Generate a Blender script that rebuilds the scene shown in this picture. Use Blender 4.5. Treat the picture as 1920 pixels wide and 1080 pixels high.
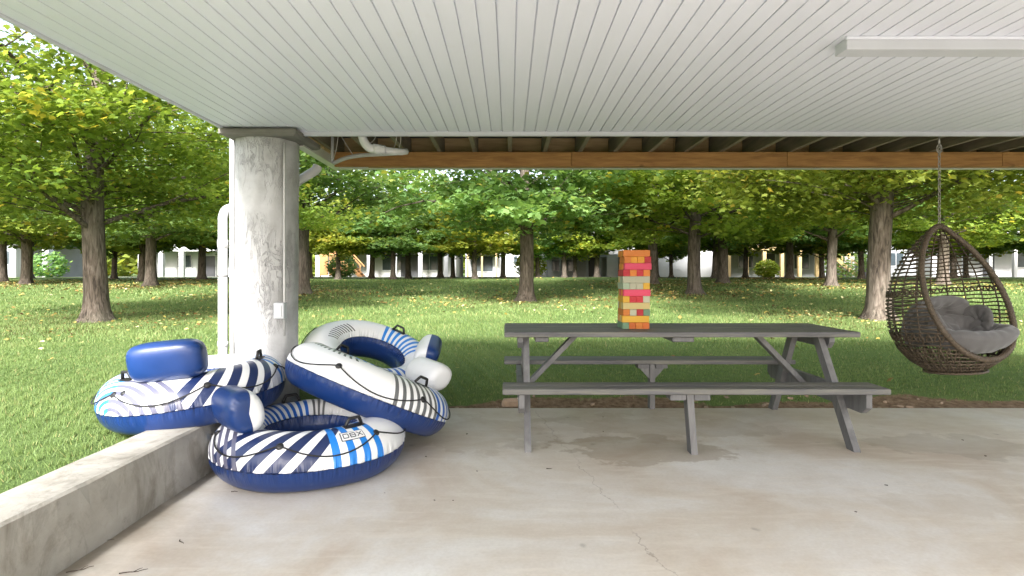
import bpy, math, random
import numpy as np
from mathutils import Matrix, Vector, Euler
for o in list(bpy.data.objects): bpy.data.objects.remove(o)
SC = bpy.context.scene
COL = SC.collection
R = math.radians
# ------------------------------------------------------------------ camera, sky, sun, exposure
cam_d = bpy.data.cameras.new('camera'); cam = bpy.data.objects.new('camera', cam_d); COL.objects.link(cam)
cam.location = (0, 0, 1.2); cam.rotation_euler = (R(90), 0, 0)
cam_d.sensor_width = 36.0; cam_d.lens = 1081/1920*36.0
cam_d.shift_x = 5/1920; cam_d.shift_y = -28/1920
cam_d.clip_start = 0.05; cam_d.clip_end = 2000
SC.camera = cam
SUN_EL, SUN_AZ = 33, 264          # azimuth of the sun in the xy plane, degrees from +x (left and behind the camera)
W = bpy.data.worlds.new('World'); SC.world = W; W.use_nodes = True
wn = W.node_tree.nodes; wl = W.node_tree.links
sky = wn.new('ShaderNodeTexSky'); sky.sky_type = 'NISHITA'; sky.sun_disc = False
sky.sun_elevation = R(SUN_EL); sky.sun_rotation = R(90 - SUN_AZ); sky.dust_density = 3.0; sky.air_density = 1.0
hs = wn.new('ShaderNodeHueSaturation'); hs.inputs['Saturation'].default_value = 0.58
wl.new(sky.outputs[0], hs.inputs['Color'])
wl.new(hs.outputs[0], wn['Background'].inputs['Color']); wn['Background'].inputs['Strength'].default_value = 0.15
sd = bpy.data.lights.new('sun', 'SUN'); sd.energy = 3.6; sd.angle = R(9); sd.color = (1.0, 0.985, 0.96)
sun = bpy.data.objects.new('sun', sd); COL.objects.link(sun)
dirv = Vector((math.cos(R(SUN_AZ))*math.cos(R(SUN_EL)), math.sin(R(SUN_AZ))*math.cos(R(SUN_EL)), math.sin(R(SUN_EL))))
sun.rotation_euler = dirv.to_track_quat('Z', 'Y').to_euler()
sun.location = (-6, -6, 20)
vs = SC.view_settings; vs.view_transform = 'Standard'; vs.look = 'None'; vs.gamma = 1; vs.use_curve_mapping = False
vs.exposure = 1.95
SC.cycles.max_bounces = 6; SC.cycles.diffuse_bounces = 4; SC.cycles.transmission_bounces = 3
SC.cycles.caustics_reflective = False; SC.cycles.caustics_refractive = False

rnd = random.Random(4)
rng = np.random.default_rng(11)
# ------------------------------------------------------------------ helpers
def wmat(o):
    m = o.matrix_basis.copy()
    if o.parent: m = wmat(o.parent) @ o.matrix_parent_inverse @ m
    return m
def par(c, p, local=False):
    c.parent = p
    if not local: c.matrix_parent_inverse = wmat(p).inverted()
    return c
def tag(o, label=None, cat=None, group=None, kind=None):
    if label: o['label'] = label
    if cat: o['category'] = cat
    if group: o['group'] = group
    if kind: o['kind'] = kind
    return o
def empty(name, loc=(0, 0, 0), rot=(0, 0, 0)):
    o = bpy.data.objects.new(name, None); COL.objects.link(o); o.location = loc; o.rotation_euler = rot
    o.empty_display_size = 0.1
    return o
def link(name, me, mat=None, parent=None, local=False):
    if mat is not None and len(me.materials) == 0: me.materials.append(mat)
    o = bpy.data.objects.new(name, me); COL.objects.link(o)
    if parent is not None: par(o, parent, local)
    return o
class MB:
    def __init__(s): s.v = []; s.f = []
    def add(s, vs, fs):
        n = len(s.v); s.v += [tuple(p) for p in vs]; s.f += [tuple(i+n for i in q) for q in fs]; return s
    def box(s, x0, x1, y0, y1, z0, z1, c=0.0):
        """box, chamfered by c"""
        if c <= 0:
            return s.add([(x, y, z) for x in (x0, x1) for y in (y0, y1) for z in (z0, z1)],
                         [(0,1,3,2),(4,6,7,5),(0,4,5,1),(2,3,7,6),(0,2,6,4),(1,5,7,3)])
        v = []; idx = {}
        X = (x0, x1); Y = (y0, y1); Z = (z0, z1)
        for i in (0, 1):
            for j in (0, 1):
                for k in (0, 1):
                    sx, sy, sz = (1-2*i), (1-2*j), (1-2*k)
                    idx[i,j,k,0] = len(v); v.append((X[i], Y[j]+sy*c, Z[k]+sz*c))
                    idx[i,j,k,1] = len(v); v.append((X[i]+sx*c, Y[j], Z[k]+sz*c))
                    idx[i,j,k,2] = len(v); v.append((X[i]+sx*c, Y[j]+sy*c, Z[k]))
        g = lambda i,j,k,a: idx[i,j,k,a]
        f = [(g(0,0,0,0),g(0,0,1,0),g(0,1,1,0),g(0,1,0,0)), (g(1,0,0,0),g(1,1,0,0),g(1,1,1,0),g(1,0,1,0)),
             (g(0,0,0,1),g(1,0,0,1),g(1,0,1,1),g(0,0,1,1)), (g(0,1,0,1),g(0,1,1,1),g(1,1,1,1),g(1,1,0,1)),
             (g(0,0,0,2),g(0,1,0,2),g(1,1,0,2),g(1,0,0,2)), (g(0,0,1,2),g(1,0,1,2),g(1,1,1,2),g(0,1,1,2))]
        for j in (0,1):
            for k in (0,1): f.append((g(0,j,k,1),g(0,j,k,2),g(1,j,k,2),g(1,j,k,1)))
        for i in (0,1):
            for k in (0,1): f.append((g(i,0,k,0),g(i,0,k,2),g(i,1,k,2),g(i,1,k,0)))
        for i in (0,1):
            for j in (0,1): f.append((g(i,j,0,0),g(i,j,0,1),g(i,j,1,1),g(i,j,1,0)))
        for i in (0,1):
            for j in (0,1):
                for k in (0,1): f.append((g(i,j,k,0),g(i,j,k,1),g(i,j,k,2)))
        return s.add(v, f)
    def bar(s, p, q, w, h, up=(0,0,1), c=0.003):
        """rectangular timber from p to q, width w sideways, h along up"""
        p = Vector(p); q = Vector(q); d = q-p; L = d.length; d.normalize()
        side = d.cross(Vector(up)).normalized(); u = side.cross(d).normalized()
        t = MB().box(-w/2, w/2, 0, L, -h/2, h/2, c)
        M = Matrix((side, d, u)).transposed()
        return s.add([p + M @ Vector(a) for a in t.v], t.f)
    def tube(s, pts, r, n=8, cap=True, closed=False):
        pts = [Vector(p) for p in pts]; m = len(pts)
        rr = r if isinstance(r, (list, tuple)) else [r]*m
        rings = []; prev = None
        for i in range(m):
            if closed: t = (pts[(i+1) % m]-pts[i-1])
            else: t = pts[min(i+1, m-1)]-pts[max(i-1, 0)]
            t.normalize()
            if prev is None:
                a = Vector((0,0,1)) if abs(t.z) < 0.9 else Vector((1,0,0))
                nrm = t.cross(a).normalized()
            else:
                nrm = (prev - t*prev.dot(t)).normalized()
            prev = nrm; b = t.cross(nrm)
            rings.append([pts[i] + (nrm*math.cos(2*math.pi*k/n) + b*math.sin(2*math.pi*k/n))*rr[i] for k in range(n)])
        v = [p for g in rings for p in g]; f = []
        for i in range(m if closed else m-1):
            j = (i+1) % m
            for k in range(n):
                f.append((i*n+k, i*n+(k+1) % n, j*n+(k+1) % n, j*n+k))
        if cap and not closed:
            f.append(tuple(range(n))[::-1]); f.append(tuple((m-1)*n+k for k in range(n)))
        return s.add(v, f)
    def prism(s, poly, a, b):
        """poly: list of (x,y,z) in a plane; extruded from offset a to offset b (vectors)"""
        n = len(poly); a = Vector(a); b = Vector(b)
        v = [Vector(p)+a for p in poly] + [Vector(p)+b for p in poly]
        f = [tuple(range(n))[::-1], tuple(range(n, 2*n))] + [(i, (i+1) % n, n+(i+1) % n, n+i) for i in range(n)]
        return s.add(v, f)
    def mesh(s, name, smooth=False):
        me = bpy.data.meshes.new(name); me.from_pydata([tuple(p) for p in s.v], [], s.f); me.update()
        if smooth: me.polygons.foreach_set('use_smooth', [True]*len(me.polygons))
        return me
    def build(s, name, mat, parent=None, local=False, smooth=False):
        return link(name, s.mesh(name, smooth), mat, parent, local)
def np_mesh(name, verts, k, tone=None, mat=None, smooth=False):
    """N polygons of k own vertices each"""
    me = bpy.data.meshes.new(name); nv = len(verts); n = nv//k
    me.vertices.add(nv); me.vertices.foreach_set('co', verts.astype(np.float32).ravel())
    me.loops.add(nv); me.loops.foreach_set('vertex_index', np.arange(nv, dtype=np.int32))
    me.polygons.add(n); me.polygons.foreach_set('loop_start', np.arange(0, nv, k, dtype=np.int32))
    if tone is not None:
        a = me.attributes.new('tone', 'FLOAT', 'FACE'); a.data.foreach_set('value', tone.astype(np.float32))
    me.update(calc_edges=True)
    if mat: me.materials.append(mat)
    return me
def sm(a, b, x):
    t = np.clip((x-a)/(b-a), 0, 1); return t*t*(3-2*t)
# ------------------------------------------------------------------ materials
class NT:
    def __init__(s, name):
        s.m = bpy.data.materials.new(name); s.m.use_nodes = True; s.t = s.m.node_tree
        s.b = s.t.nodes['Principled BSDF']; s.out = s.t.nodes['Material Output']
    def n(s, typ, **kw):
        x = s.t.nodes.new(typ)
        for k, v in kw.items(): setattr(x, k, v)
        return x
    def l(s, a, b): s.t.links.new(a, b)
    def val(s, sock, v):
        if isinstance(v, (int, float)): sock.default_value = v
        elif isinstance(v, (tuple, list)): sock.default_value = v if len(v) == 4 or sock.type == 'VECTOR' else (*v, 1)
        else: s.l(v, sock)
    def math(s, op, a, b=None, c=None, clamp=False):
        x = s.n('ShaderNodeMath', operation=op, use_clamp=clamp); s.val(x.inputs[0], a)
        if b is not None: s.val(x.inputs[1], b)
        if c is not None: s.val(x.inputs[2], c)
        return x.outputs[0]
    def mix(s, fac, a, b, blend='MIX'):
        x = s.n('ShaderNodeMix', data_type='RGBA', blend_type=blend); s.val(x.inputs[0], fac); s.val(x.inputs[6], a); s.val(x.inputs[7], b)
        return x.outputs[2]
    def noise(s, vec, scale, detail=4, rough=0.55, dist=0.0):
        x = s.n('ShaderNodeTexNoise'); x.inputs['Scale'].default_value = scale; x.inputs['Detail'].default_value = detail
        x.inputs['Roughness'].default_value = rough; x.inputs['Distortion'].default_value = dist
        if vec is not None: s.l(vec, x.inputs['Vector'])
        return x.outputs[0]
    def ramp(s, fac, stops):
        x = s.n('ShaderNodeValToRGB'); e = x.color_ramp.elements
        while len(e) > 1: e.remove(e[-1])
        for i, (p, c) in enumerate(stops):
            q = e[0] if i == 0 else e.new(p); q.position = p; q.color = (*c, 1) if len(c) == 3 else c
        s.val(x.inputs[0], fac); return x.outputs[0]
    def rng(s, v, a, b, c=0.0, d=1.0):
        x = s.n('ShaderNodeMapRange'); s.val(x.inputs[0], v)
        for i, q in enumerate((a, b, c, d)): x.inputs[1+i].default_value = q
        return x.outputs[0]
    def obj(s): return s.n('ShaderNodeTexCoord').outputs['Object']
    def pos(s): return s.n('ShaderNodeNewGeometry').outputs['Position']
    def mapv(s, vec, scale=(1,1,1), loc=(0,0,0), rot=(0,0,0)):
        x = s.n('ShaderNodeMapping'); s.l(vec, x.inputs[0]); x.inputs['Scale'].default_value = scale
        x.inputs['Location'].default_value = loc; x.inputs['Rotation'].default_value = rot; return x.outputs[0]
    def bump(s, h, strength=0.3, dist=0.01):
        x = s.n('ShaderNodeBump'); x.inputs['Strength'].default_value = strength; x.inputs['Distance'].default_value = dist
        s.l(h, x.inputs['Height']); s.l(x.outputs[0], s.b.inputs['Normal']); return x.outputs[0]
    def fin(s, col=None, rough=0.6, spec=None, metal=None):
        if col is not None: s.val(s.b.inputs['Base Color'], col)
        s.val(s.b.inputs['Roughness'], rough)
        if spec is not None: s.b.inputs['Specular IOR Level'].default_value = spec
        if metal is not None: s.b.inputs['Metallic'].default_value = metal
        return s.m
def simple(name, col, rough=0.6, var=0.12, scale=6.0, bump=0.0, bscale=40.0, spec=None, metal=None):
    t = NT(name); p = t.pos(); n = t.noise(p, scale, 5)
    dark = tuple(c*(1-var*1.6) for c in col); lite = tuple(min(1, c*(1+var)) for c in col)
    c = t.ramp(n, [(0.25, dark), (0.75, lite)])
    if bump: t.bump(t.noise(p, bscale, 4), bump, 0.004)
    return t.fin(c, t.rng(n, 0.3, 0.7, rough-0.06, rough+0.06), spec, metal)

def mat_floor():
    t = NT('patio_concrete'); p = t.pos()
    big = t.noise(p, 0.9, 6, 0.62, 0.9); mid = t.noise(p, 3.2, 6, 0.65); fine = t.noise(p, 60, 3)
    c = t.ramp(big, [(0.32, (0.47, 0.395, 0.325)), (0.47, (0.56, 0.515, 0.46)), (0.6, (0.62, 0.605, 0.585)), (0.72, (0.66, 0.65, 0.635))])
    c = t.mix(t.rng(mid, 0.42, 0.75, 0, 0.5), c, (0.46, 0.395, 0.32))
    c = t.mix(t.rng(fine, 0.3, 0.7, 0.0, 0.18), c, (0.30, 0.27, 0.23))
    # trowel streaks
    st = t.noise(t.mapv(p, (1.2, 7, 1), rot=(0, 0, 0.35)), 2.0, 4, 0.6, 0.6)
    c = t.mix(t.rng(st, 0.52, 0.72, 0, 0.4), c, (0.66, 0.62, 0.56))
    # water stains under the table and at the right, with ragged outlines of their own
    wob = t.noise(p, 2.6, 5, 0.6)
    sx = t.n('ShaderNodeSeparateXYZ'); t.l(p, sx.inputs[0])
    def stain(cx, cy, rx, ry, amt, cc, col):
        dx = t.math('DIVIDE', t.math('SUBTRACT', sx.outputs[0], cx), rx); dy = t.math('DIVIDE', t.math('SUBTRACT', sx.outputs[1], cy), ry)
        d = t.math('SQRT', t.math('ADD', t.math('MULTIPLY', dx, dx), t.math('MULTIPLY', dy, dy)))
        d = t.math('ADD', d, t.math('MULTIPLY', t.math('SUBTRACT', wob, 0.5), 3.4))
        return t.mix(t.rng(d, 0.82, 0.95, amt, 0.0), cc, col)
    c = stain(0.95, 3.95, 0.62, 0.33, 0.5, c, (0.27, 0.215, 0.155))
    c = stain(1.15, 4.5, 0.9, 0.4, 0.33, c, (0.29, 0.235, 0.17))
    c = stain(3.1, 4.0, 0.5, 0.36, 0.42, c, (0.30, 0.26, 0.21))
    c = stain(-0.3, 4.35, 0.8, 0.5, 0.3, c, (0.31, 0.25, 0.19))
    c = stain(2.3, 3.0, 0.5, 0.16, 0.2, c, (0.40, 0.35, 0.29))
    # brown dampness along the far edge
    c = t.mix(t.rng(t.math('ADD', sx.outputs[1], t.math('MULTIPLY', wob, 0.8)), 4.6, 5.5, 0.0, 0.5), c, (0.33, 0.255, 0.175))
    # ragged darker brown strip of floor along the low wall
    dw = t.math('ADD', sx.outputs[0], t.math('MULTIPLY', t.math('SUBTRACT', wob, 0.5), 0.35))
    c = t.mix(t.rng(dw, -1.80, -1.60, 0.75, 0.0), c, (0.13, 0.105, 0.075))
    # small dark spots
    v = t.n('ShaderNodeTexVoronoi'); v.inputs['Scale'].default_value = 2.3; t.l(p, v.inputs['Vector'])
    sp = t.math('ADD', v.outputs['Distance'], t.math('MULTIPLY', t.math('SUBTRACT', t.noise(p, 30, 3), 0.5), 0.12))
    c = t.mix(t.rng(sp, 0.02, 0.06, 0.5, 0.0), c, (0.22, 0.20, 0.17))
    # hairline crack running away from the camera
    cx = t.math('ADD', t.math('MULTIPLY', sx.outputs[1], -0.16), 1.02)
    cx = t.math('ADD', cx, t.math('MULTIPLY', t.math('SUBTRACT', t.noise(p, 3.0, 6, 0.7), 0.5), 0.22))
    cd = t.math('ABSOLUTE', t.math('SUBTRACT', sx.outputs[0], cx))
    cr = t.math('MULTIPLY', t.rng(cd, 0.0, 0.005, 1.0, 0.0), t.rng(t.noise(p, 1.7, 2), 0.42, 0.55))
    c = t.mix(t.math('MULTIPLY', cr, 0.6), c, (0.17, 0.14, 0.11))
    t.bump(t.math('ADD', t.math('MULTIPLY', mid, 0.7), t.math('MULTIPLY', fine, 0.3)), 0.25, 0.004)
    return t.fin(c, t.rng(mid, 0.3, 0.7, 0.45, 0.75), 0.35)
def mat_wall():
    t = NT('rough_wall_concrete'); p = t.pos()
    n = t.noise(p, 2.6, 6, 0.65, 0.5); f = t.noise(p, 22, 5, 0.6)
    drip = t.noise(t.mapv(p, (5, 5, 2.2)), 1.0, 6, 0.7, 1.5)
    c = t.ramp(n, [(0.25, (0.24, 0.22, 0.185)), (0.5, (0.335, 0.315, 0.275)), (0.75, (0.41, 0.39, 0.35))])
    c = t.mix(t.rng(drip, 0.48, 0.72, 0, 0.75), c, (0.155, 0.135, 0.105))
    c = t.mix(t.rng(f, 0.6, 0.75, 0, 0.35), c, (0.15, 0.13, 0.11))
    h = t.math('ADD', t.math('MULTIPLY', n, 0.8), t.math('MULTIPLY', f, 0.35)); t.bump(h, 0.55, 0.012)
    return t.fin(c, 0.85, 0.3)
def mat_column():
    t = NT('whitewashed_column'); p = t.pos()
    wob = t.noise(p, 3.0, 4); st = t.noise(t.mapv(p, (9, 9, 2.6)), 1.8, 7, 0.66, 1.3)
    n = t.noise(p, 5.5, 6, 0.65)
    c = t.ramp(n, [(0.3, (0.31, 0.31, 0.31)), (0.5, (0.40, 0.40, 0.405)), (0.7, (0.46, 0.46, 0.47))])
    line = t.math('ABSOLUTE', t.math('SUBTRACT', st, 0.5))
    m = t.math('MULTIPLY', t.rng(line, 0.0, 0.030, 1.0, 0.0), t.rng(wob, 0.40, 0.56))
    c = t.mix(t.math('MULTIPLY', m, 0.38), c, (0.13, 0.125, 0.12))
    c = t.mix(t.rng(t.noise(p, 2.2, 5, 0.6), 0.55, 0.75, 0, 0.5), c, (0.27, 0.27, 0.27))
    t.bump(t.math('SUBTRACT', t.math('MULTIPLY', n, 0.5), m), 0.6, 0.008)
    return t.fin(c, 0.75, 0.3)
def mat_lumber(name, lo, hi, grain=(1, 1, 1), rough=0.7, worn=None):
    t = NT(name); p = t.obj(); oi = t.n('ShaderNodeObjectInfo')
    ad = t.n('ShaderNodeVectorMath', operation='ADD'); t.l(p, ad.inputs[0]); t.l(oi.outputs['Location'], ad.inputs[1])
    ad2 = t.n('ShaderNodeVectorMath', operation='ADD'); t.l(ad.outputs[0], ad2.inputs[0])
    cv = t.n('ShaderNodeCombineXYZ'); t.l(t.math('MULTIPLY', oi.outputs['Random'], 13.0), cv.inputs[0]); t.l(cv.outputs[0], ad2.inputs[1])
    g = t.noise(t.mapv(ad2.outputs[0], grain), 3.0, 6, 0.65, 0.7); n = t.noise(ad2.outputs[0], 1.6, 4)
    c = t.ramp(g, [(0.3, lo), (0.7, hi)])
    c = t.mix(t.rng(n, 0.35, 0.7, 0.0, 0.4), c, tuple(x*0.7 for x in lo))
    if worn: c = t.mix(t.rng(t.noise(t.mapv(ad2.outputs[0], grain), 1.3, 6, 0.7, 0.4), 0.42, 0.66, 0, 0.85), c, worn)
    v = t.n('ShaderNodeTexVoronoi'); v.inputs['Scale'].default_value = 1.7; t.l(ad2.outputs[0], v.inputs['Vector'])
    if not worn: c = t.mix(t.rng(v.outputs['Distance'], 0.03, 0.06, 0.75, 0.0), c, tuple(x*0.3 for x in lo))
    t.bump(g, 0.35, 0.003)
    return t.fin(c, t.rng(g, 0.3, 0.7, rough-0.1, rough+0.1), 0.35)
def mat_bark():
    t = NT('maple_bark'); p = t.obj(); oi = t.n('ShaderNodeObjectInfo')
    r = t.noise(t.mapv(p, (1, 1, 0.16)), 19, 5, 0.6, 0.8); n = t.noise(p, 1.3, 4); f = t.noise(t.mapv(p, (1, 1, 0.4)), 60, 3)
    c = t.ramp(r, [(0.35, (0.035, 0.028, 0.022)), (0.5, (0.12, 0.095, 0.076)), (0.7, (0.22, 0.185, 0.155))])
    c = t.mix(t.rng(n, 0.45, 0.7, 0, 0.4), c, (0.12, 0.12, 0.085))
    c = t.mix(t.math('MULTIPLY', oi.outputs['Random'], 0.45), c, (0.05, 0.042, 0.036))
    t.bump(t.math('ADD', r, t.math('MULTIPLY', f, 0.2)), 0.9, 0.03)
    return t.fin(c, 0.9, 0.2)
def mat_leaf(name, dark, mid, light, yellow, trans=0.38, yfrac=0.9):
    t = NT(name); a = t.n('ShaderNodeAttribute', attribute_name='tone'); oi = t.n('ShaderNodeObjectInfo')
    c = t.ramp(a.outputs['Fac'], [(0.0, dark), (0.45, mid), (0.8, light), (yfrac+0.08, yellow)])
    hsv = t.n('ShaderNodeHueSaturation'); t.l(c, hsv.inputs['Color'])
    t.l(t.rng(oi.outputs['Random'], 0, 1, 0.486, 0.513), hsv.inputs['Hue']); t.l(t.rng(t.math('FRACT', t.math('MULTIPLY', oi.outputs['Random'], 7.3)), 0, 1, 0.85, 1.2), hsv.inputs['Value'])
    c = hsv.outputs[0]
    t.val(t.b.inputs['Base Color'], c); t.b.inputs['Roughness'].default_value = 0.5; t.b.inputs['Specular IOR Level'].default_value = 0.35
    tr = t.n('ShaderNodeBsdfTranslucent'); t.l(t.mix(1.0, c, (1.55, 1.4, 0.85), 'MULTIPLY'), tr.inputs['Color'])
    mx = t.n('ShaderNodeMixShader'); mx.inputs[0].default_value = trans
    t.l(t.b.outputs[0], mx.inputs[1]); t.l(tr.outputs[0], mx.inputs[2]); t.l(mx.outputs[0], t.out.inputs['Surface'])
    return t.m
def mat_lawn():
    t = NT('lawn_soil_and_turf'); p = t.pos()
    a = t.n('ShaderNodeAttribute', attribute_name='soil'); b = t.n('ShaderNodeAttribute', attribute_name='litter')
    n = t.noise(p, 0.5, 5, 0.6); f = t.noise(p, 9, 6, 0.7); ff = t.noise(p, 45, 4, 0.7)
    c = t.ramp(n, [(0.3, (0.085, 0.130, 0.040)), (0.55, (0.12, 0.170, 0.055)), (0.75, (0.165, 0.205, 0.075))])
    c = t.mix(t.rng(ff, 0.35, 0.7, 0, 0.35), c, (0.05, 0.09, 0.018))
    li = t.rng(t.math('ADD', b.outputs['Fac'], t.math('MULTIPLY', t.math('SUBTRACT', f, 0.5), 1.3)), 0.4, 0.75)
    lc = t.ramp(ff, [(0.3, (0.055, 0.038, 0.017)), (0.55, (0.12, 0.085, 0.033)), (0.7, (0.21, 0.155, 0.045))])
    c = t.mix(t.math('MULTIPLY', li, 0.6), c, lc)
    so = t.rng(t.math('ADD', a.outputs['Fac'], t.math('MULTIPLY', t.math('SUBTRACT', f, 0.5), 0.9)), 0.4, 0.6)
    sc = t.ramp(t.noise(p, 18, 6, 0.7), [(0.3, (0.085, 0.055, 0.032)), (0.55, (0.20, 0.135, 0.085)), (0.75, (0.31, 0.23, 0.155))])
    c = t.mix(so, c, sc)
    t.bump(t.math('ADD', ff, f), 0.8, 0.03)
    return t.fin(c, 0.95, 0.1)
def mat_grass():
    t = NT('grass_blades'); a = t.n('ShaderNodeAttribute', attribute_name='tone')
    c = t.ramp(a.outputs['Fac'], [(0.0, (0.080, 0.132, 0.038)), (0.5, (0.138, 0.205, 0.062)), (0.85, (0.195, 0.255, 0.088)), (1.0, (0.34, 0.31, 0.14))])
    t.val(t.b.inputs['Base Color'], c); t.b.inputs['Roughness'].default_value = 0.55; t.b.inputs['Specular IOR Level'].default_value = 0.3
    tr = t.n('ShaderNodeBsdfTranslucent'); t.l(t.mix(1.0, c, (1.3, 1.25, 0.9), 'MULTIPLY'), tr.inputs['Color'])
    mx = t.n('ShaderNodeMixShader'); mx.inputs[0].default_value = 0.3
    t.l(t.b.outputs[0], mx.inputs[1]); t.l(tr.outputs[0], mx.inputs[2]); t.l(mx.outputs[0], t.out.inputs['Surface'])
    return t.m
def mat_fallen():
    t = NT('fallen_leaf'); a = t.n('ShaderNodeAttribute', attribute_name='tone')
    c = t.ramp(a.outputs['Fac'], [(0.0, (0.09, 0.05, 0.02)), (0.4, (0.25, 0.15, 0.05)), (0.7, (0.45, 0.36, 0.09)), (1.0, (0.60, 0.56, 0.28))])
    return t.fin(c, 0.7, 0.2)
def mat_wicker():
    t = NT('brown_wicker'); p = t.obj()
    n = t.noise(p, 120, 3); g = t.noise(p, 6, 4)
    c = t.ramp(n, [(0.3, (0.034, 0.024, 0.016)), (0.55, (0.095, 0.070, 0.046)), (0.75, (0.175, 0.14, 0.10))])
    c = t.mix(t.rng(g, 0.4, 0.7, 0, 0.4), c, (0.07, 0.052, 0.036)); t.bump(n, 0.6, 0.003)
    return t.fin(c, 0.55, 0.4)
def mat_fabric():
    t = NT('grey_cushion_fabric'); p = t.obj(); n = t.noise(p, 7, 5); f = t.noise(p, 260, 2)
    c = t.ramp(n, [(0.3, (0.105, 0.102, 0.103)), (0.7, (0.15, 0.147, 0.15))])
    t.bump(t.math('ADD', n, t.math('MULTIPLY', f, 0.15)), 0.25, 0.006)
    t.b.inputs['Sheen Weight'].default_value = 0.3
    return t.fin(c, 0.85, 0.2)
def mat_vinyl_ceiling():
    t = NT('white_vinyl_soffit'); p = t.pos(); n = t.noise(t.mapv(p, (1, 0.25, 1)), 1.3, 5); f = t.noise(p, 7, 4); oi = t.n('ShaderNodeObjectInfo')
    c = t.ramp(n, [(0.3, (0.70, 0.72, 0.80)), (0.7, (0.755, 0.775, 0.86))])
    c = t.mix(t.math('MULTIPLY', oi.outputs['Random'], 0.16), c, (0.66, 0.675, 0.745))
    c = t.mix(t.rng(f, 0.6, 0.8, 0, 0.2), c, (0.62, 0.62, 0.61))
    return t.fin(c, 0.5, 0.4)
def mat_paint_tile(name, col):
    t = NT(name); p = t.obj(); n = t.noise(t.mapv(p, (1, 1, 4)), 26, 4, 0.6, 0.6); oi = t.n('ShaderNodeObjectInfo')
    c = t.mix(t.rng(n, 0.35, 0.75, 0, 0.35), col, tuple(min(1, x*0.75+0.10) for x in col))
    hsv = t.n('ShaderNodeHueSaturation'); t.l(c, hsv.inputs['Color']); t.l(t.rng(oi.outputs['Random'], 0, 1, 0.8, 1.12), hsv.inputs['Value'])
    t.bump(n, 0.2, 0.002)
    return t.fin(hsv.outputs[0], 0.6, 0.35)

M = dict(
    floor=mat_floor(), wall=mat_wall(), column=mat_column(), lawn=mat_lawn(), grass=mat_grass(), fallen=mat_fallen(), bark=mat_bark(),
    cap=simple('cast_concrete_cap', (0.17, 0.16, 0.145), 0.85, 0.2, 5, 0.4, 30),
    ceil=mat_vinyl_ceiling(), trim=simple('white_trim', (0.56, 0.575, 0.62), 0.45, 0.07, 3),
    pvc=simple('white_pvc', (0.56, 0.56, 0.565), 0.4, 0.05, 4), pvc_old=simple('weathered_pvc', (0.42, 0.42, 0.415), 0.5, 0.1, 4),
    grey_box=simple('grey_electrical_plastic', (0.45, 0.47, 0.5), 0.45, 0.05, 8), dark_gap=simple('dark_strap', (0.03, 0.03, 0.03), 0.6),
    slab=simple('roof_slab_concrete', (0.3, 0.29, 0.27), 0.9), wire=simple('thin_wire', (0.42, 0.40, 0.36), 0.5), gutter=simple('gutter_metal', (0.60, 0.60, 0.57), 0.5, 0.1, 3),
    beam=mat_lumber('stained_pine_beam', (0.22, 0.105, 0.032), (0.48, 0.26, 0.09), (0.9, 9, 9)),
    rim=mat_lumber('treated_rim_board', (0.42, 0.30, 0.14), (0.68, 0.52, 0.28), (0.9, 9, 9)),
    joist=mat_lumber('weathered_joist', (0.13, 0.11, 0.075), (0.28, 0.24, 0.165), (9, 0.9, 9)),
    deckb=mat_lumber('deck_underside', (0.03, 0.026, 0.02), (0.07, 0.06, 0.045), (0.9, 9, 9)),
    table=mat_lumber('charcoal_painted_wood', (0.070, 0.070, 0.077), (0.140, 0.140, 0.150), (0.8, 10, 10), 0.62, worn=(0.20, 0.195, 0.16)),
    tleg=mat_lumber('charcoal_painted_legs', (0.098, 0.098, 0.102), (0.145, 0.145, 0.150), (8, 8, 1), 0.6, worn=(0.19, 0.188, 0.19)),
    wicker=mat_wicker(), fabric=mat_fabric(), steel=simple('galvanised_chain', (0.33, 0.31, 0.28), 0.4, 0.2, 60, metal=0.8),
    black=simple('black_rubber', (0.012, 0.012, 0.013), 0.5), rope=simple('black_rope', (0.014, 0.014, 0.015), 0.75, bump=0.5, bscale=300),
    navy=simple('navy_print', (0.012, 0.018, 0.055), 0.4), white_print=simple('white_print', (0.72, 0.73, 0.74), 0.4, 0.04),
    twig=simple('dry_twig', (0.06, 0.042, 0.03), 0.85), stone=simple('rubble_stone', (0.33, 0.24, 0.17), 0.9, 0.25, 12, 0.5, 40),
    hwhite=simple('white_siding', (0.47, 0.47, 0.48), 0.7, 0.08, 1), hgrey=simple('grey_siding', (0.30, 0.31, 0.32), 0.7, 0.1, 1),
    hpale=simple('pale_siding', (0.40, 0.395, 0.385), 0.7, 0.1, 1), htan=simple('tan_timber', (0.50, 0.36, 0.17), 0.7, 0.15, 2),
    hdark=simple('dark_opening', (0.035, 0.035, 0.04), 0.4), horange=simple('orange_cedar', (0.48, 0.24, 0.09), 0.7, 0.15, 2),
    hroof=simple('shingle_roof', (0.12, 0.115, 0.115), 0.9, 0.2, 3), hglass=simple('house_glass', (0.05, 0.065, 0.075), 0.12),
    lane=simple('pale_gravel_lane', (0.40, 0.385, 0.35), 0.95, 0.15, 2))

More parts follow.
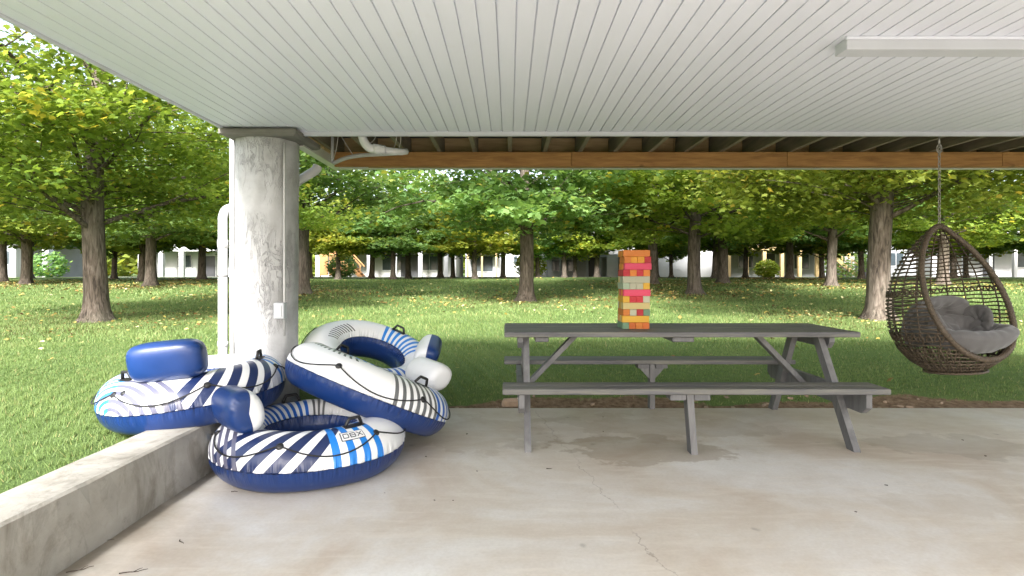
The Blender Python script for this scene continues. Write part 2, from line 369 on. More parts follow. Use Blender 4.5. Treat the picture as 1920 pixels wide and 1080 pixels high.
# ------------------------------------------------------------------ ground
BX = [-60, 4.9, 5.2, 5.6, 8, 12, 18, 21, 26, 35, 45, 60, 400]
BZ = [0.0, -0.03, -0.02, 0.05, 0.10, 0.20, 0.30, 0.41, 0.63, 0.85, 0.88, 0.82, 0.9]
def tz(x, y):
    x = np.asarray(x, float); y = np.asarray(y, float)
    base = np.interp(y, BX, BZ)
    zl = np.interp(y, [-60, 0, 5, 9, 12, 18], [0.18, 0.18, 0.20, 0.21, 0.22, 0.30])
    w = sm(-1.1, -2.0, x)
    z = np.where(y < 18, base + (zl-base)*w, base)
    bump = 0.016*np.sin(x*1.3+0.5*y)*np.sin(y*0.9-0.3*x) + 0.01*np.sin(x*3.1+1)*np.sin(y*2.7)
    bump = bump*sm(5.3, 7.0, np.where(x < -2.2, 7, y))
    z = z + bump
    return np.where((x > -1.93) & (x < 8.02) & (y < 5.09), -0.15, z)
TREES_XY = []     # filled before the litter is spread
# px base -> world, all hand-placed : (x, y, trunk diameter, variant, height scale, turn)
TREES = [
 # name key, x, y, d, variant
 ('A', -8.35, 11.65, 0.45, 'nearA'), ('B', 7.9, 12.3, 0.46, 'nearB'), ('C', 0.53, 18.2, 0.46, 'midA'),
 ('D', -7.6, 21.3, 0.46, 'midB'), ('E', 6.85, 21.3, 0.50, 'midA'), ('F', 6.75, 27.3, 0.50, 'midB'),
 ('G', 10.6, 28.6, 0.52, 'midA'), ('H', 14.3, 25.6, 0.42, 'midB'), ('I', -22.8, 27.2, 0.44, 'midA'),
 ('J', -26.4, 30.0, 0.44, 'midB'), ('K', -16.1, 25.9, 0.46, 'midA'), ('L', -17.6, 33.0, 0.40, 'midB'),
 ('M', 20.3, 27.0, 0.45, 'midA'), ('N', 16.9, 34.8, 0.48, 'midB')]
FAR = [(-24.0, 35.0), (-21.5, 34.0), (-19.4, 30.4), (-17.3, 36.0), (-10.1, 34.0), (-8.5, 35.6), (-6.9, 34.2), (-6.3, 36.0), (-4.9, 41.0), (-4.1, 42.0),
       (-2.1, 35.0), (-0.45, 40.0), (2.1, 42.5), (4.1, 43.0), (5.0, 44.0), (6.6, 43.5), (10.2, 40.0), (13.2, 37.0), (12.5, 44.5), (16.6, 40.5), (19.8, 36.5),
       (22.0, 36.0), (25.0, 33.5), (28.5, 37.0), (32.0, 34.0), (28.0, 27.5), (35.5, 35.0), (38.5, 37.0), (30.5, 38.5), (-30.0, 36.0), (-33.5, 31.0), (-13.5, 39.0)]
ALLXY = np.array([(t[1], t[2]) for t in TREES] + FAR)

gx = np.concatenate([np.arange(-420, -60, 40), np.arange(-60, -12, 3), np.arange(-12, -2.4, 0.4), [-2.35, -2.2, -2.1, -2.04, -1.945, -1.92, -1.8],
                     np.arange(-1.6, 8.0, 0.3), [8.01, 8.03], np.arange(8.3, 20, 0.6), np.arange(20, 60, 3), np.arange(60, 460, 40)])
gy = np.concatenate([np.arange(-60, 0, 6), np.arange(0, 5, 0.4), [5.07, 5.1, 5.13], np.arange(5.2, 6.6, 0.1), np.arange(6.6, 20, 0.5), np.arange(20, 70, 1.5), np.arange(70, 460, 40)])
gxx, gyy = np.meshgrid(gx, gy, indexing='ij'); gz = tz(gxx, gyy)
nx, ny = len(gx), len(gy)
gv = np.stack([gxx, gyy, gz], -1).reshape(-1, 3)
gf = [(i*ny+j, (i+1)*ny+j, (i+1)*ny+j+1, i*ny+j+1) for i in range(nx-1) for j in range(ny-1)]
me = bpy.data.meshes.new('lawn'); me.from_pydata(gv.tolist(), [], gf); me.update()
def soil_amt(x, y):
    edge = 0.31 + 0.10*np.sin(x*2.1) + 0.06*np.sin(x*5.3+1)
    s = 1 - sm(edge*0.6, edge*1.25, y-5.1)
    return np.where((x > -1.6) & (x < 8.4), s, 0)
def litter_amt(x, y):
    d = np.sqrt(((x[..., None]-ALLXY[:14, 0])**2 + (y[..., None]-ALLXY[:14, 1])**2)).min(-1)
    return np.exp(-(d/3.6)**2)
for nm, arr in (('soil', soil_amt(gv[:, 0], gv[:, 1])), ('litter', litter_amt(gv[:, 0], gv[:, 1]))):
    at = me.attributes.new(nm, 'FLOAT', 'POINT'); at.data.foreach_set('value', arr.astype(np.float32))
me.polygons.foreach_set('use_smooth', [True]*len(me.polygons))
tag(link('lawn', me, M['lawn']), kind='structure')
# concrete patio slab and the low wall
tag(MB().box(-1.82, 8.0, -4.0, 5.13, -0.14, 0.0, 0.008).build('patio_slab', M['floor']), kind='structure')
def rough_wall():
    mb = MB(); ys = np.linspace(-4, 4.42, 140); prof = [(-2.075, -0.1), (-2.075, 0.296), (-2.06, 0.306), (-1.99, 0.308), (-1.90, 0.307), (-1.822, 0.306), (-1.807, 0.296), (-1.803, 0.2), (-1.801, 0.1), (-1.802, -0.1)]
    v = []
    for k, y in enumerate(ys):
        for i, (x, z) in enumerate(prof):
            j = 0.005 if i in (2, 3, 4, 5) else 0.007
            e = math.sin(y*7.1+i)*0.5 + math.sin(y*17.3+2*i)*0.3 + rnd.uniform(-0.5, 0.5)
            v.append((x+j*0.7*e, y, z+(j*0.6*e if z > 0.25 else 0)))
    n = len(prof)
    f = [(a*n+i, a*n+i+1, (a+1)*n+i+1, (a+1)*n+i) for a in range(len(ys)-1) for i in range(n-1)]
    f += [tuple(range(n)), tuple((len(ys)-1)*n+i for i in range(n))[::-1]]
    return mb.add(v, f)
w = rough_wall().build('low_wall', M['wall'], smooth=False)
tag(w, 'low rough concrete wall edging the patio beside the lawn', 'wall')
# ------------------------------------------------------------------ column, cap, pipes
CX, CY, CR = -1.93, 4.60, 0.234
col = empty('column', (CX, CY, 0)); tag(col, 'round whitewashed concrete column under the ceiling corner', 'column')
v = []; n = 72; zs = np.linspace(-0.12, 2.24, 90)
for z in zs:
    for k in range(n):
        a = 2*math.pi*k/n
        rr = CR + 0.0035*math.sin(5*a+z*3) + 0.0025*math.sin(11*a-z*7) + rnd.uniform(-0.0009, 0.0009)
        v.append((CX+rr*math.cos(a), CY+rr*math.sin(a), z))
f = [(a*n+k, a*n+(k+1) % n, (a+1)*n+(k+1) % n, (a+1)*n+k) for a in range(len(zs)-1) for k in range(n)]
MB().add(v, f).build('shaft', M['column'], col, smooth=True)
cap = MB(); cp = []
for (h, z) in ((0.262, 2.236), (0.286, 2.250), (0.288, 2.2835)):
    cp += [(CX+0.035-h, 4.32+0.288-h, z), (CX+0.02+h+0.02, 4.32+0.288-h, z), (CX+0.02+h+0.02, 4.32+0.288+h, z), (CX+0.035-h, 4.32+0.288+h, z)]
cap.add(cp, [(3, 2, 1, 0), (8, 9, 10, 11)] + [(a*4+i, a*4+(i+1) % 4, a*4+4+(i+1) % 4, a*4+4+i) for a in (0, 1) for i in range(4)])
cap.build('capital', M['cap'], col)
MB().tube([(-1.727, 4.362-0.155+0.22, z) for z in np.linspace(0.72, 2.2, 8)], 0.0095, 8).build('conduit', M['pvc_old'], col, smooth=True)
ob = MB().box(-1.775, -1.695, 4.335, 4.40, 0.855, 0.975, 0.006).build('outlet_box', M['grey_box'], col)
MB().box(-1.757, -1.713, 4.327, 4.333, 0.872, 0.958, 0.002).build('cover', M['pvc'], ob)
# downspout and vent pipe left of the column
dp = empty('downspout', (-2.245, 4.56, 0.2)); tag(dp, 'white downspout running behind the column and down its left side', 'pipe')
def smooth_path(pts, k=6):
    P = [Vector(p) for p in pts]; P = [P[0]*2-P[1]] + P + [P[-1]*2-P[-2]]; out = []
    for i in range(1, len(P)-2):
        for j in range(k):
            t = j/k; a, b, c, d = P[i-1], P[i], P[i+1], P[i+2]
            out.append(0.5*((2*b) + (c-a)*t + (2*a-5*b+4*c-d)*t*t + (3*b-a-3*c+d)*t**3))
    out.append(P[-2]); return out
MB().tube([(-2.265, 4.56, 0.15)] + [(-2.265, 4.56, z) for z in (0.5, 1.0, 1.5, 1.6)] + smooth_path([(-2.265, 4.56, 1.64), (-2.25, 4.58, 1.70), (-2.2, 4.66, 1.735), (-2.15, 4.78, 1.75), (-2.05, 4.9, 1.79)], 4), 0.036, 16).build('pipe', M['pvc'], dp, smooth=True)
MB().tube(smooth_path([(-2.05, 4.9, 1.79), (-1.95, 4.95, 1.88), (-1.84, 4.97, 1.98), (-1.69, 5.0, 2.085), (-1.665, 5.01, 2.13)], 5), 0.04, 16).build('elbow', M['pvc'], dp, smooth=True)
MB().tube([(-2.265, 4.56, 1.40), (-2.265, 4.56, 1.46)], 0.041, 16).build('coupling', M['pvc'], dp, smooth=True)
MB().tube([(-2.265, 4.56, 1.172), (-2.265, 4.56, 1.182)], 0.0385, 16).build('strap', M['dark_gap'], dp, smooth=True)
MB().tube([(-2.265, 4.56, 0.62), (-2.265, 4.56, 0.66)], 0.0405, 16).build('coupling', M['pvc'], dp, smooth=True)
vp = MB().tube([(-2.195, 4.57, 0.15), (-2.195, 4.57, 1.2), (-2.195, 4.57, 1.7), (-2.196, 4.57, 2.0), (-2.197, 4.57, 2.295)], 0.021, 12).build('vent_pipe', M['pvc_old'], smooth=True)
tag(vp, 'thin grey-white pipe rising straight beside the column to the ceiling', 'pipe')
# ------------------------------------------------------------------ ceiling of narrow boards
ceil = tag(MB().box(-2.15, 6.6, -1.8, 4.49, 2.325, 2.55).build('ceiling', M['slab']), kind='structure')
PIT = 0.084
prof = [(0.0, 0.0), (0.0765, 0.0), (0.079, 0.010), (PIT, 0.010), (PIT, 0.018), (0.0, 0.018)]
BL = 6.29
bv = [(x, yy, z) for yy in (0, BL) for (x, z) in prof]; k = len(prof)
bm_ = MB().add(bv, [tuple(range(k)), tuple(range(k, 2*k))[::-1]] + [(i, k+i, k+(i+1) % k, (i+1) % k) for i in range(k)]).mesh('ceiling_board')
bm_.materials.append(M['ceil'])
i = 0; x = -2.15
while x < 6.55:
    b = bpy.data.objects.new('ceiling_board', bm_); COL.objects.link(b)
    b.location = (x, -1.8, 2.300 + rnd.uniform(-0.0008, 0.0008)); par(b, ceil); x += PIT
MB().box(-2.15, 6.6, 4.491, 4.53, 2.272, 2.32, 0.004).build('edge_trim', M['trim'], ceil)
MB().box(-2.172, -2.151, -1.8, 4.53, 2.285, 2.56, 0.003).build('side_trim', M['trim'], ceil)
sb = MB().box(1.575, 6.6, 2.69, 2.79, 2.245, 2.2995, 0.003).build('boxed_soffit', M['trim'], ceil)
MB().box(1.565, 6.6, 2.672, 2.689, 2.288, 2.2994, 0.002).build('channel', M['ceil'], sb)
# ------------------------------------------------------------------ deck beyond the ceiling
deck = empty('timber_deck', (0, 5.0, 2.2)); tag(deck, 'timber deck frame with open joists and a brown beam beyond the white ceiling', 'deck')
jm = MB().box(-0.019, 0.019, 4.535, 5.60, 2.322, 2.50, 0.002).mesh('joist'); jm.materials.append(M['joist'])
x = -1.62
while x < 6.6:
    o = bpy.data.objects.new('joist', jm); COL.objects.link(o); o.location = (x, 0, 0); par(o, deck); x += 0.325
seg = [-1.62, 0.576, 2.57, 4.56, 6.6]
for a, b in zip(seg[:-1], seg[1:]):
    o = MB().box(a+0.0015, b-0.0015, 5.33, 5.37, 2.186, 2.3205, 0.003).build('beam_board', M['beam'], deck)
    MB().box(a+0.3+0.0015, b+0.3-0.0015 if b < 6 else b, 5.372, 5.41, 2.186, 2.3205, 0.003).build('beam_board', M['beam'], deck)
for a, b in zip([-1.66, 1.6, 4.9], [1.598, 4.898, 6.6]):
    MB().box(a, b, 5.602, 5.64, 2.30, 2.51, 0.003).build('rim_board', M['rim'], deck)
y = 4.54
while y < 5.66:
    MB().box(-1.68, 6.6, y, y+0.137, 2.512, 2.537, 0.003).build('deck_board', M['deckb'], deck); y += 0.142
MB().box(-1.66, -1.641, 4.54, 5.60, 2.30, 2.51, 0.003).build('rim_board', M['rim'], deck)
gut = empty('gutter', (0, 5.7, 2.2)); tag(gut, 'pale metal gutter along the outer edge of the timber deck', 'gutter')
def gut_profile(p0, p1, out):
    d = Vector(out)
    poly = [(0, 0), (0.075, 0), (0.10, 0.045), (0.10, 0.10), (0.094, 0.10), (0.094, 0.05), (0.07, 0.006), (0.006, 0.006), (0.006, 0.10), (0, 0.10)]
    return MB().prism([Vector(p0)+d*a+Vector((0, 0, b)) for a, b in poly], (0, 0, 0), Vector(p1)-Vector(p0))
gut_profile((-1.66, 5.642, 2.224), (6.6, 5.642, 2.224), (0, 1, 0)).build('rear_run', M['gutter'], gut)
gut_profile((-1.662, 4.66, 2.224), (-1.662, 5.74, 2.224), (-1, 0, 0)).build('side_run', M['gutter'], gut)
# drain under the ceiling edge
dr = empty('drain_pipe', (-1.1, 4.6, 2.1)); tag(dr, 'short white plastic drain with an elbow hanging under the ceiling edge', 'pipe')
def P(u, v, D): return ((u-955)/1081*D, D, 1.2-(v-512)/1081*D)
MB().tube(smooth_path([P(678, 247, 4.56), P(681, 262, 4.57), P(691, 276, 4.58), P(706, 280, 4.6), P(722, 281, 4.62)], 5), 0.034, 16).build('elbow', M['pvc'], dr, smooth=True)
MB().tube([P(699, 278, 4.59), P(716, 281, 4.62)], 0.039, 16).build('coupling', M['pvc'], dr, smooth=True)
MB().tube([P(716, 281, 4.62), P(738, 284, 4.66), P(752, 285, 4.70), P(763, 284, 4.74)], [0.031, 0.029, 0.026, 0.024], 16).build('spout', M['pvc'], dr, smooth=True)
hs_ = MB().tube(smooth_path([P(748, 287, 4.72), P(715, 289, 4.78), P(680, 291, 4.85), P(650, 296, 4.92), P(625, 306, 5.0)], 6), 0.017, 10).build('drain_hose', M['pvc_old'], smooth=True)
tag(hs_, 'limp pale hose running from the white drain towards the deck corner', 'hose')
cd = MB().tube([P(623, 306, 5.0), P(623, 280, 5.0), P(624, 236, 5.0)], 0.0135, 10).build('conduit_stub', M['pvc_old'], smooth=True)
tag(cd, 'short upright conduit dropping from the deck near its corner', 'pipe')
for a, b in (((638, 252, 4.7), (663, 292, 4.9)), ((706, 254, 4.6), (690, 270, 4.6)), ((752, 252, 4.66), (747, 280, 4.7)), ((744, 252, 4.66), (738, 278, 4.68)), ((634, 256, 4.8), (624, 303, 5.0))):
    o = MB().tube(smooth_path([P(*a), tuple((Vector(P(*a))+Vector(P(*b)))/2+Vector((0.004, 0, -0.012))), P(*b)], 4), 0.0026, 6).build('hanger_wire', M['wire'], smooth=True)
    tag(o, 'thin wire holding up the drain pipe and hose under the deck', 'wire', 'hanger wires under the deck corner')
#PART2
# ------------------------------------------------------------------ picnic table
T = empty('picnic_table', (1.28, 4.53, 0)); tag(T, 'long charcoal painted wooden picnic table with two attached benches', 'picnic table')
XL, XR = -0.04, 2.56
def plank(name, x0, x1, y0, y1, z0, z1, p=T, m='table', c=0.005):
    return MB().box(x0, x1, y0, y1, z0, z1, c).build(name, M[m], p)
for i in range(5):
    plank('tabletop_plank', XL+rnd.uniform(-.004, .004), XR+rnd.uniform(-.004, .004), 4.20+i*0.151, 4.20+i*0.151+0.145, 0.731, 0.770+rnd.uniform(-.001, .001))
for i in range(2): plank('bench_plank', XL-0.005, XR-0.06, 3.77+i*0.125, 3.77+i*0.125+0.121, 0.402, 0.440)
for i in range(2): plank('bench_plank', XL-0.005, XR-0.06, 5.03+i*0.125, 5.03+i*0.125+0.121, 0.402, 0.440)
def leg_frame(xc, side):
    # side: -1 the crossbar lies to the left of the legs, +1 to the right
    for (f, t) in ((3.90, 4.36), (5.10, 4.72)):
        b = MB()
        w = 0.045
        d = Vector((0, t-f, 0.729)).normalized(); hw = 0.038/ d.z*1.0
        poly = [(xc-w/2, f-hw, 0.0), (xc-w/2, f+hw, 0.0), (xc-w/2, t+hw, 0.729), (xc-w/2, t-hw, 0.729)]
        b.prism(poly, (0, 0, 0), (w, 0, 0)).build('leg', M['tleg'], T)
    xb = xc + side*0.0435
    z0, z1 = 0.262, 0.4005
    poly = [(xb-0.019, 3.80, z1), (xb-0.019, 3.80, z0+0.045), (xb-0.019, 3.86, z0), (xb-0.019, 5.20, z0), (xb-0.019, 5.26, z0+0.045), (xb-0.019, 5.26, z1)]
    MB().prism(poly, (0, 0, 0), (0.038, 0, 0)).build('crossbar', M['tleg'], T)
    xt = xc + side*0.0435
    MB().prism([(xt-0.019, 4.24, 0.7295), (xt-0.019, 4.24, 0.69), (xt-0.019, 4.28, 0.645), (xt-0.019, 4.86, 0.645), (xt-0.019, 4.90, 0.69), (xt-0.019, 4.90, 0.7295)], (0, 0, 0), (0.038, 0, 0)).build('top_cleat', M['tleg'], T)
    MB().bar((xc+side*0.018-side*0.045, 4.53, 0.335), (xc-side*0.40, 4.53, 0.722), 0.085, 0.038, (0, 0, 1)).build('brace', M['tleg'], T)
    for yy in (3.97, 5.06): 
        MB().tube([(xb+side*0.0185, yy, 0.335), (xb+side*0.027, yy, 0.335)], 0.012, 8).build('bolt', M['steel'], T)
leg_frame(0.125, -1); leg_frame(2.33, 1)
for xc, y0, y1 in ((1.22, 3.80, 3.89), (1.26, 5.08, 5.17)):
    lean = -0.03 if y0 < 4.5 else 0.0
    b = MB().prism([(xc-0.019, y0, 0), (xc+0.024, y0, 0), (xc+0.024+lean, y0, 0.4015), (xc-0.019+lean, y0, 0.4015)], (0, 0, 0), (0, y1-y0, 0)).build('leg', M['tleg'], T)
    MB().box(xc-0.13+lean, xc-0.024+lean, y0-0.005, y0+0.11, 0.360, 0.4015, 0.004).build('bench_cleat', M['tleg'], T)
    MB().box(xc+0.029+lean, xc+0.135+lean, y0-0.005, y0+0.11, 0.360, 0.4015, 0.004).build('bench_cleat', M['tleg'], T)
    for s in ((-1, 1) if y0 > 4.5 else ()):
        xx = xc+0.002+lean+s*0.023
        MB().prism([(xx, y0+0.02, 0.359), (xx+s*0.085, y0+0.02, 0.359), (xx, y0+0.02, 0.262)], (0, 0, 0), (0, 0.038, 0)).build('gusset', M['tleg'], T)
MB().box(1.20, 1.36, 4.24, 4.91, 0.692, 0.7305, 0.006).build('top_cleat', M['tleg'], T)
MB().box(0.19, 0.29, 4.24, 4.91, 0.692, 0.7305, 0.006).build('top_cleat', M['tleg'], T)
# ------------------------------------------------------------------ tower of coloured blocks
CC = dict(orange=(0.80, 0.24, 0.030), amber=(0.72, 0.30, 0.018), red=(0.55, 0.016, 0.030), pink=(0.72, 0.055, 0.13), pale=(0.56, 0.55, 0.40), mint=(0.36, 0.44, 0.31),
          yellow=(0.76, 0.42, 0.030), cream=(0.72, 0.58, 0.24), green=(0.20, 0.36, 0.22), rust=(0.66, 0.15, 0.018))
BM = {k: mat_paint_tile('block_paint_'+k, tuple(0.72*q for q in c)) for k, c in CC.items()}
nm = dict(orange='orange', amber='amber', red='red', pink='hot pink', pale='pale grey-green', mint='mint', yellow='yellow', cream='cream', green='sea green', rust='burnt orange')
LAY = [('L', ['orange', 'amber', 'orange', 'amber']), ('E', ['orange', 'amber', 'amber', 'red']), ('L', ['pink', 'orange', 'amber', 'orange']), ('E', ['red', 'orange', 'red', 'orange']),
       ('L', ['pale', 'mint', 'pale', 'cream']), ('E', ['mint', 'pale', 'pale', 'yellow']), ('L', ['pink', 'orange', 'pink', 'yellow']), ('E', ['yellow', 'red', 'red', 'pale']),
       ('L', ['cream', 'cream', 'yellow', 'pale']), ('E', ['orange', 'pale', 'red', 'green']), ('L', ['yellow', 'cream', 'orange', 'cream']), ('E', ['green', 'rust', 'orange', 'rust'])]
ordn = ['top', 'second', 'third', 'fourth', 'fifth', 'sixth', 'sixth', 'fifth', 'fourth', 'third', 'second', 'bottom']
bs = 0.0505; bw = 0.0512; bl = 0.2060
blk = {}
for key in CC:
    m_ = MB().box(-bl/2, bl/2, -bw/2, bw/2, 0, bs-0.0006, 0.0022).mesh('wooden_block'); m_.materials.append(BM[key]); blk[key] = m_
tx, ty, tz0 = 0.975, 4.52, 0.7712
def lay_label(i):
    if i == 0: return 'top layer'
    if i == 11: return 'bottom layer'
    return (ordn[i]+' layer from the top') if i < 6 else (ordn[i]+' layer from the bottom')
pos4 = ['first', 'second', 'third', 'fourth']
for li, (kind, cols) in enumerate(LAY):
    off = 0.010 if li in (1, 2) else (-0.006 if li > 9 else rnd.uniform(-0.002, 0.003))
    z = tz0 + (11-li)*bs; yaw = R(rnd.uniform(-0.7, 0.7))
    for q, cname in enumerate(cols):
        o = bpy.data.objects.new('wooden_block', blk[cname]); COL.objects.link(o)
        d = (q-1.5)*(bw+0.0004)
        j = rnd.uniform(-0.003, 0.003)
        if kind == 'L': o.location = (tx+off+j, ty+d, z); o.rotation_euler = (0, 0, yaw)
        else: o.location = (tx+off+d, ty+j, z); o.rotation_euler = (0, 0, R(90)+yaw)
        same = cols.count(cname)
        lab = f'{nm[cname]} block in the {lay_label(li)} of the tower'
        tag(o, lab, 'block', 'wooden blocks of the coloured tower')
# ------------------------------------------------------------------ river tubes
def tube_mat(name, navy, light, grey, blue, arcs, foot, fv=(96, 128)):
    t = NT(name); uv = t.n('ShaderNodeUVMap').outputs[0]; s = t.n('ShaderNodeSeparateXYZ'); t.l(uv, s.inputs[0])
    u = t.math('MULTIPLY', s.outputs[0], 360.0); v = t.math('MULTIPLY', s.outputs[1], 360.0)   # v: 0 outer side, 90 top, 180 inner, 270 bottom; shifted by +40
    v = t.math('SUBTRACT', v, 40.0)
    def band(x, a, b): return t.math('MULTIPLY', t.math('GREATER_THAN', x, a), t.math('LESS_THAN', x, b))
    top = band(v, -4.0, 146.0)
    white = (0.74, 0.75, 0.765); blu = (0.007, 0.030, 0.135); nv = (0.010, 0.022, 0.085); lb = (0.012, 0.19, 0.62); gr = (0.105, 0.11, 0.115)
    c = white
    def stripes(c, rng_, period, duty, skew, col, vlim=None):
        if rng_ is None: return c
        uu = t.math('ADD', u, t.math('MULTIPLY', t.math('SUBTRACT', v, 60.0), skew))
        m = band(uu, rng_[0], rng_[1])
        st = t.math('LESS_THAN', t.math('FRACT', t.math('DIVIDE', t.math('SUBTRACT', uu, rng_[0]), period)), duty)
        m = t.math('MULTIPLY', m, st)
        if vlim: m = t.math('MULTIPLY', m, band(v, *vlim))
        return t.mix(m, c, col)
    c = stripes(c, navy, 14.5, 0.55, -0.26, nv)
    c = stripes(c, light, 9.0, 0.5, 0.02, lb)
    c = stripes(c, grey, 5.6, 0.48, 0.05, gr)
    c = stripes(c, blue, 7.6, 0.5, 0.03, (0.012, 0.11, 0.48))
    if foot: c = stripes(c, foot, 5.5, 0.42, 0.22, (0.02, 0.021, 0.024), fv)
    if arcs:
        du = t.math('MULTIPLY', t.math('SUBTRACT', t.math('MODULO', t.math('ADD', u, 540.0-arcs), 360.0), 180.0), 0.0062)
        dv = t.math('MULTIPLY', t.math('ADD', v, 12.0), 0.0026)
        d = t.math('SQRT', t.math('ADD', t.math('MULTIPLY', du, du), t.math('MULTIPLY', dv, dv)))
        st = t.math('LESS_THAN', t.math('FRACT', t.math('DIVIDE', d, 0.043)), 0.5)
        m = t.math('MULTIPLY', st, t.math('LESS_THAN', d, 0.30))
        side = t.math('GREATER_THAN', du, -0.02)
        c = t.mix(m, c, t.mix(side, (0.02, 0.16, 0.45), (0.10, 0.10, 0.15)))
    c = t.mix(top, blu, c)
    # scuffs on the blue underside
    sc = t.noise(t.obj(), 14, 6, 0.7); c = t.mix(t.rng(sc, 0.60, 0.8, 0, 0.22), c, (0.30, 0.33, 0.38))
    # puckers at the welded seams
    dist = t.math('MINIMUM', t.math('ABSOLUTE', t.math('ADD', v, 4.0)), t.math('ABSOLUTE', t.math('SUBTRACT', v, 146.0)))
    fall = t.rng(dist, 1.0, 34.0, 1.0, 0.0); fall = t.math('MULTIPLY', fall, fall)
    cv = t.n('ShaderNodeCombineXYZ'); t.l(t.math('MULTIPLY', s.outputs[0], 150.0), cv.inputs[0]); t.l(t.math('MULTIPLY', s.outputs[1], 3.0), cv.inputs[1])
    wr = t.noise(cv.outputs[0], 1.0, 2, 0.5)
    seam = t.rng(dist, 0.0, 1.6, 1.0, 0.0)
    t.bump(t.math('ADD', t.math('MULTIPLY', wr, fall), t.math('MULTIPLY', seam, 0.35)), 0.9, 0.03)
    t.b.inputs['Coat Weight'].default_value = 0.15
    return t.fin(c, t.rng(sc, 0.3, 0.7, 0.28, 0.42), 0.5)
RR, RM = 0.430, 0.170
def tsurf(th, ph, off=0.0, a=1.0, b=1.0):
    """point on a tube; th ring angle, ph section angle (degrees)"""
    th = R(th); ph = R(ph)
    rad = RM+off; cz = math.sin(ph); cr = math.cos(ph)
    zz = rad*0.97*cz
    if zz < -0.142: zz = -0.142 - (zz+0.142)*-0.25     # sagging flat underside
    q = RR + rad*cr
    return Vector((q*math.cos(th)*a, q*math.sin(th)*b, zz))
def ring_mesh(a, b, seed):
    n, m = 288, 56; rr_ = random.Random(seed); ph0 = [rr_.uniform(0, 6.28) for _ in range(6)]
    v = []
    for i in range(n):
        th = 360*i/n
        for j in range(m):
            ph = 360*j/m
            sd_ = min(abs((ph+4+180) % 360-180), abs((ph-146+180) % 360-180))
            puck = -0.0075*max(0, 1-sd_/22)**1.5*(0.6+0.4*math.sin(th*R(1)*46+ph0[0])+0.35*math.sin(th*R(1)*71+ph0[1])) - 0.002*(math.sin(3*R(th)+ph0[2])+math.sin(5*R(th)+ph0[3]))
            v.append(tsurf(th, ph, puck, a, b))
    f = [(i*m+j, ((i+1) % n)*m+j, ((i+1) % n)*m+(j+1) % m, i*m+(j+1) % m) for i in range(n) for j in range(m)]
    me = MB().add(v, f).mesh('ring', True)
    uvl = me.uv_layers.new(name='UVMap'); uvs = []
    for i in range(n):
        for j in range(m):
            # section angle measured from -40 degrees so that the wrap lies on the blue underside
            p0 = (360*j/m+40) % 360; p1 = p0+360/m
            uvs += [i/n, p0/360, (i+1)/n, p0/360, (i+1)/n, p1/360, i/n, p1/360]
    uvl.data.foreach_set('uv', uvs)
    return me
mat_pillow_b = simple('blue_pillow_vinyl', (0.008, 0.034, 0.145), 0.36, 0.12, 7, 0.12, 25)
mat_pillow_w = simple('white_pillow_vinyl', (0.72, 0.73, 0.745), 0.33, 0.04, 7, 0.12, 25)
def pillow(parent, th, a, b, w, d, h, ph=85, whole_blue=False, all_white=False):
    """bolster standing across the ring at angle th; its outer face blue, its inner face white"""
    n, m = 64, 32; pe = 0.66 if whole_blue else 0.9
    c0 = tsurf(th, ph, 0.0, a, b); ex = Vector((math.cos(R(th)), math.sin(R(th)), 0)); ey = Vector((-math.sin(R(th)), math.cos(R(th)), 0)); ez = Vector((0, 0, 1))
    v = []; blue = []; white = []
    def sgn(x, p): return math.copysign(abs(x)**p, x)
    for i in range(m+1):
        la = -90+180*i/m
        for j in range(n):
            lo = 360*j/n; cl = sgn(math.cos(R(la)), 0.42); sl = sgn(math.sin(R(la)), 0.5)
            X = d/2*cl*sgn(math.cos(R(lo)), pe); Z = h/2*cl*sgn(math.sin(R(lo)), pe); Y = w/2*sl
            pk = 1-0.05*max(0, 1-abs(abs(la)-62)/22)*(0.5+0.5*math.sin(R(lo)*17))
            X *= pk; Z *= pk
            v.append(c0 + ex*X + ey*Y + ez*(Z+h*0.42) + ex*(Z+h*0.4)*0.18)
    for i in range(m):
        for j in range(n):
            f = (i*n+j, i*n+(j+1) % n, (i+1)*n+(j+1) % n, (i+1)*n+j)
            lo = 360*(j+0.5)/n
            (blue if whole_blue or not (105 < lo < 265) else white).append(f)
    o = None
    def sub(fs):
        used = sorted({q for f_ in fs for q in f_}); mp = {q: k_ for k_, q in enumerate(used)}
        return MB().add([v[q] for q in used], [tuple(mp[q] for q in f_) for f_ in fs])
    pl = sub(blue).build('pillow', mat_pillow_w if all_white else mat_pillow_b, parent, True, True)
    if white: sub(white).build('pillow_front', mat_pillow_w, pl, True, True)
    return pl
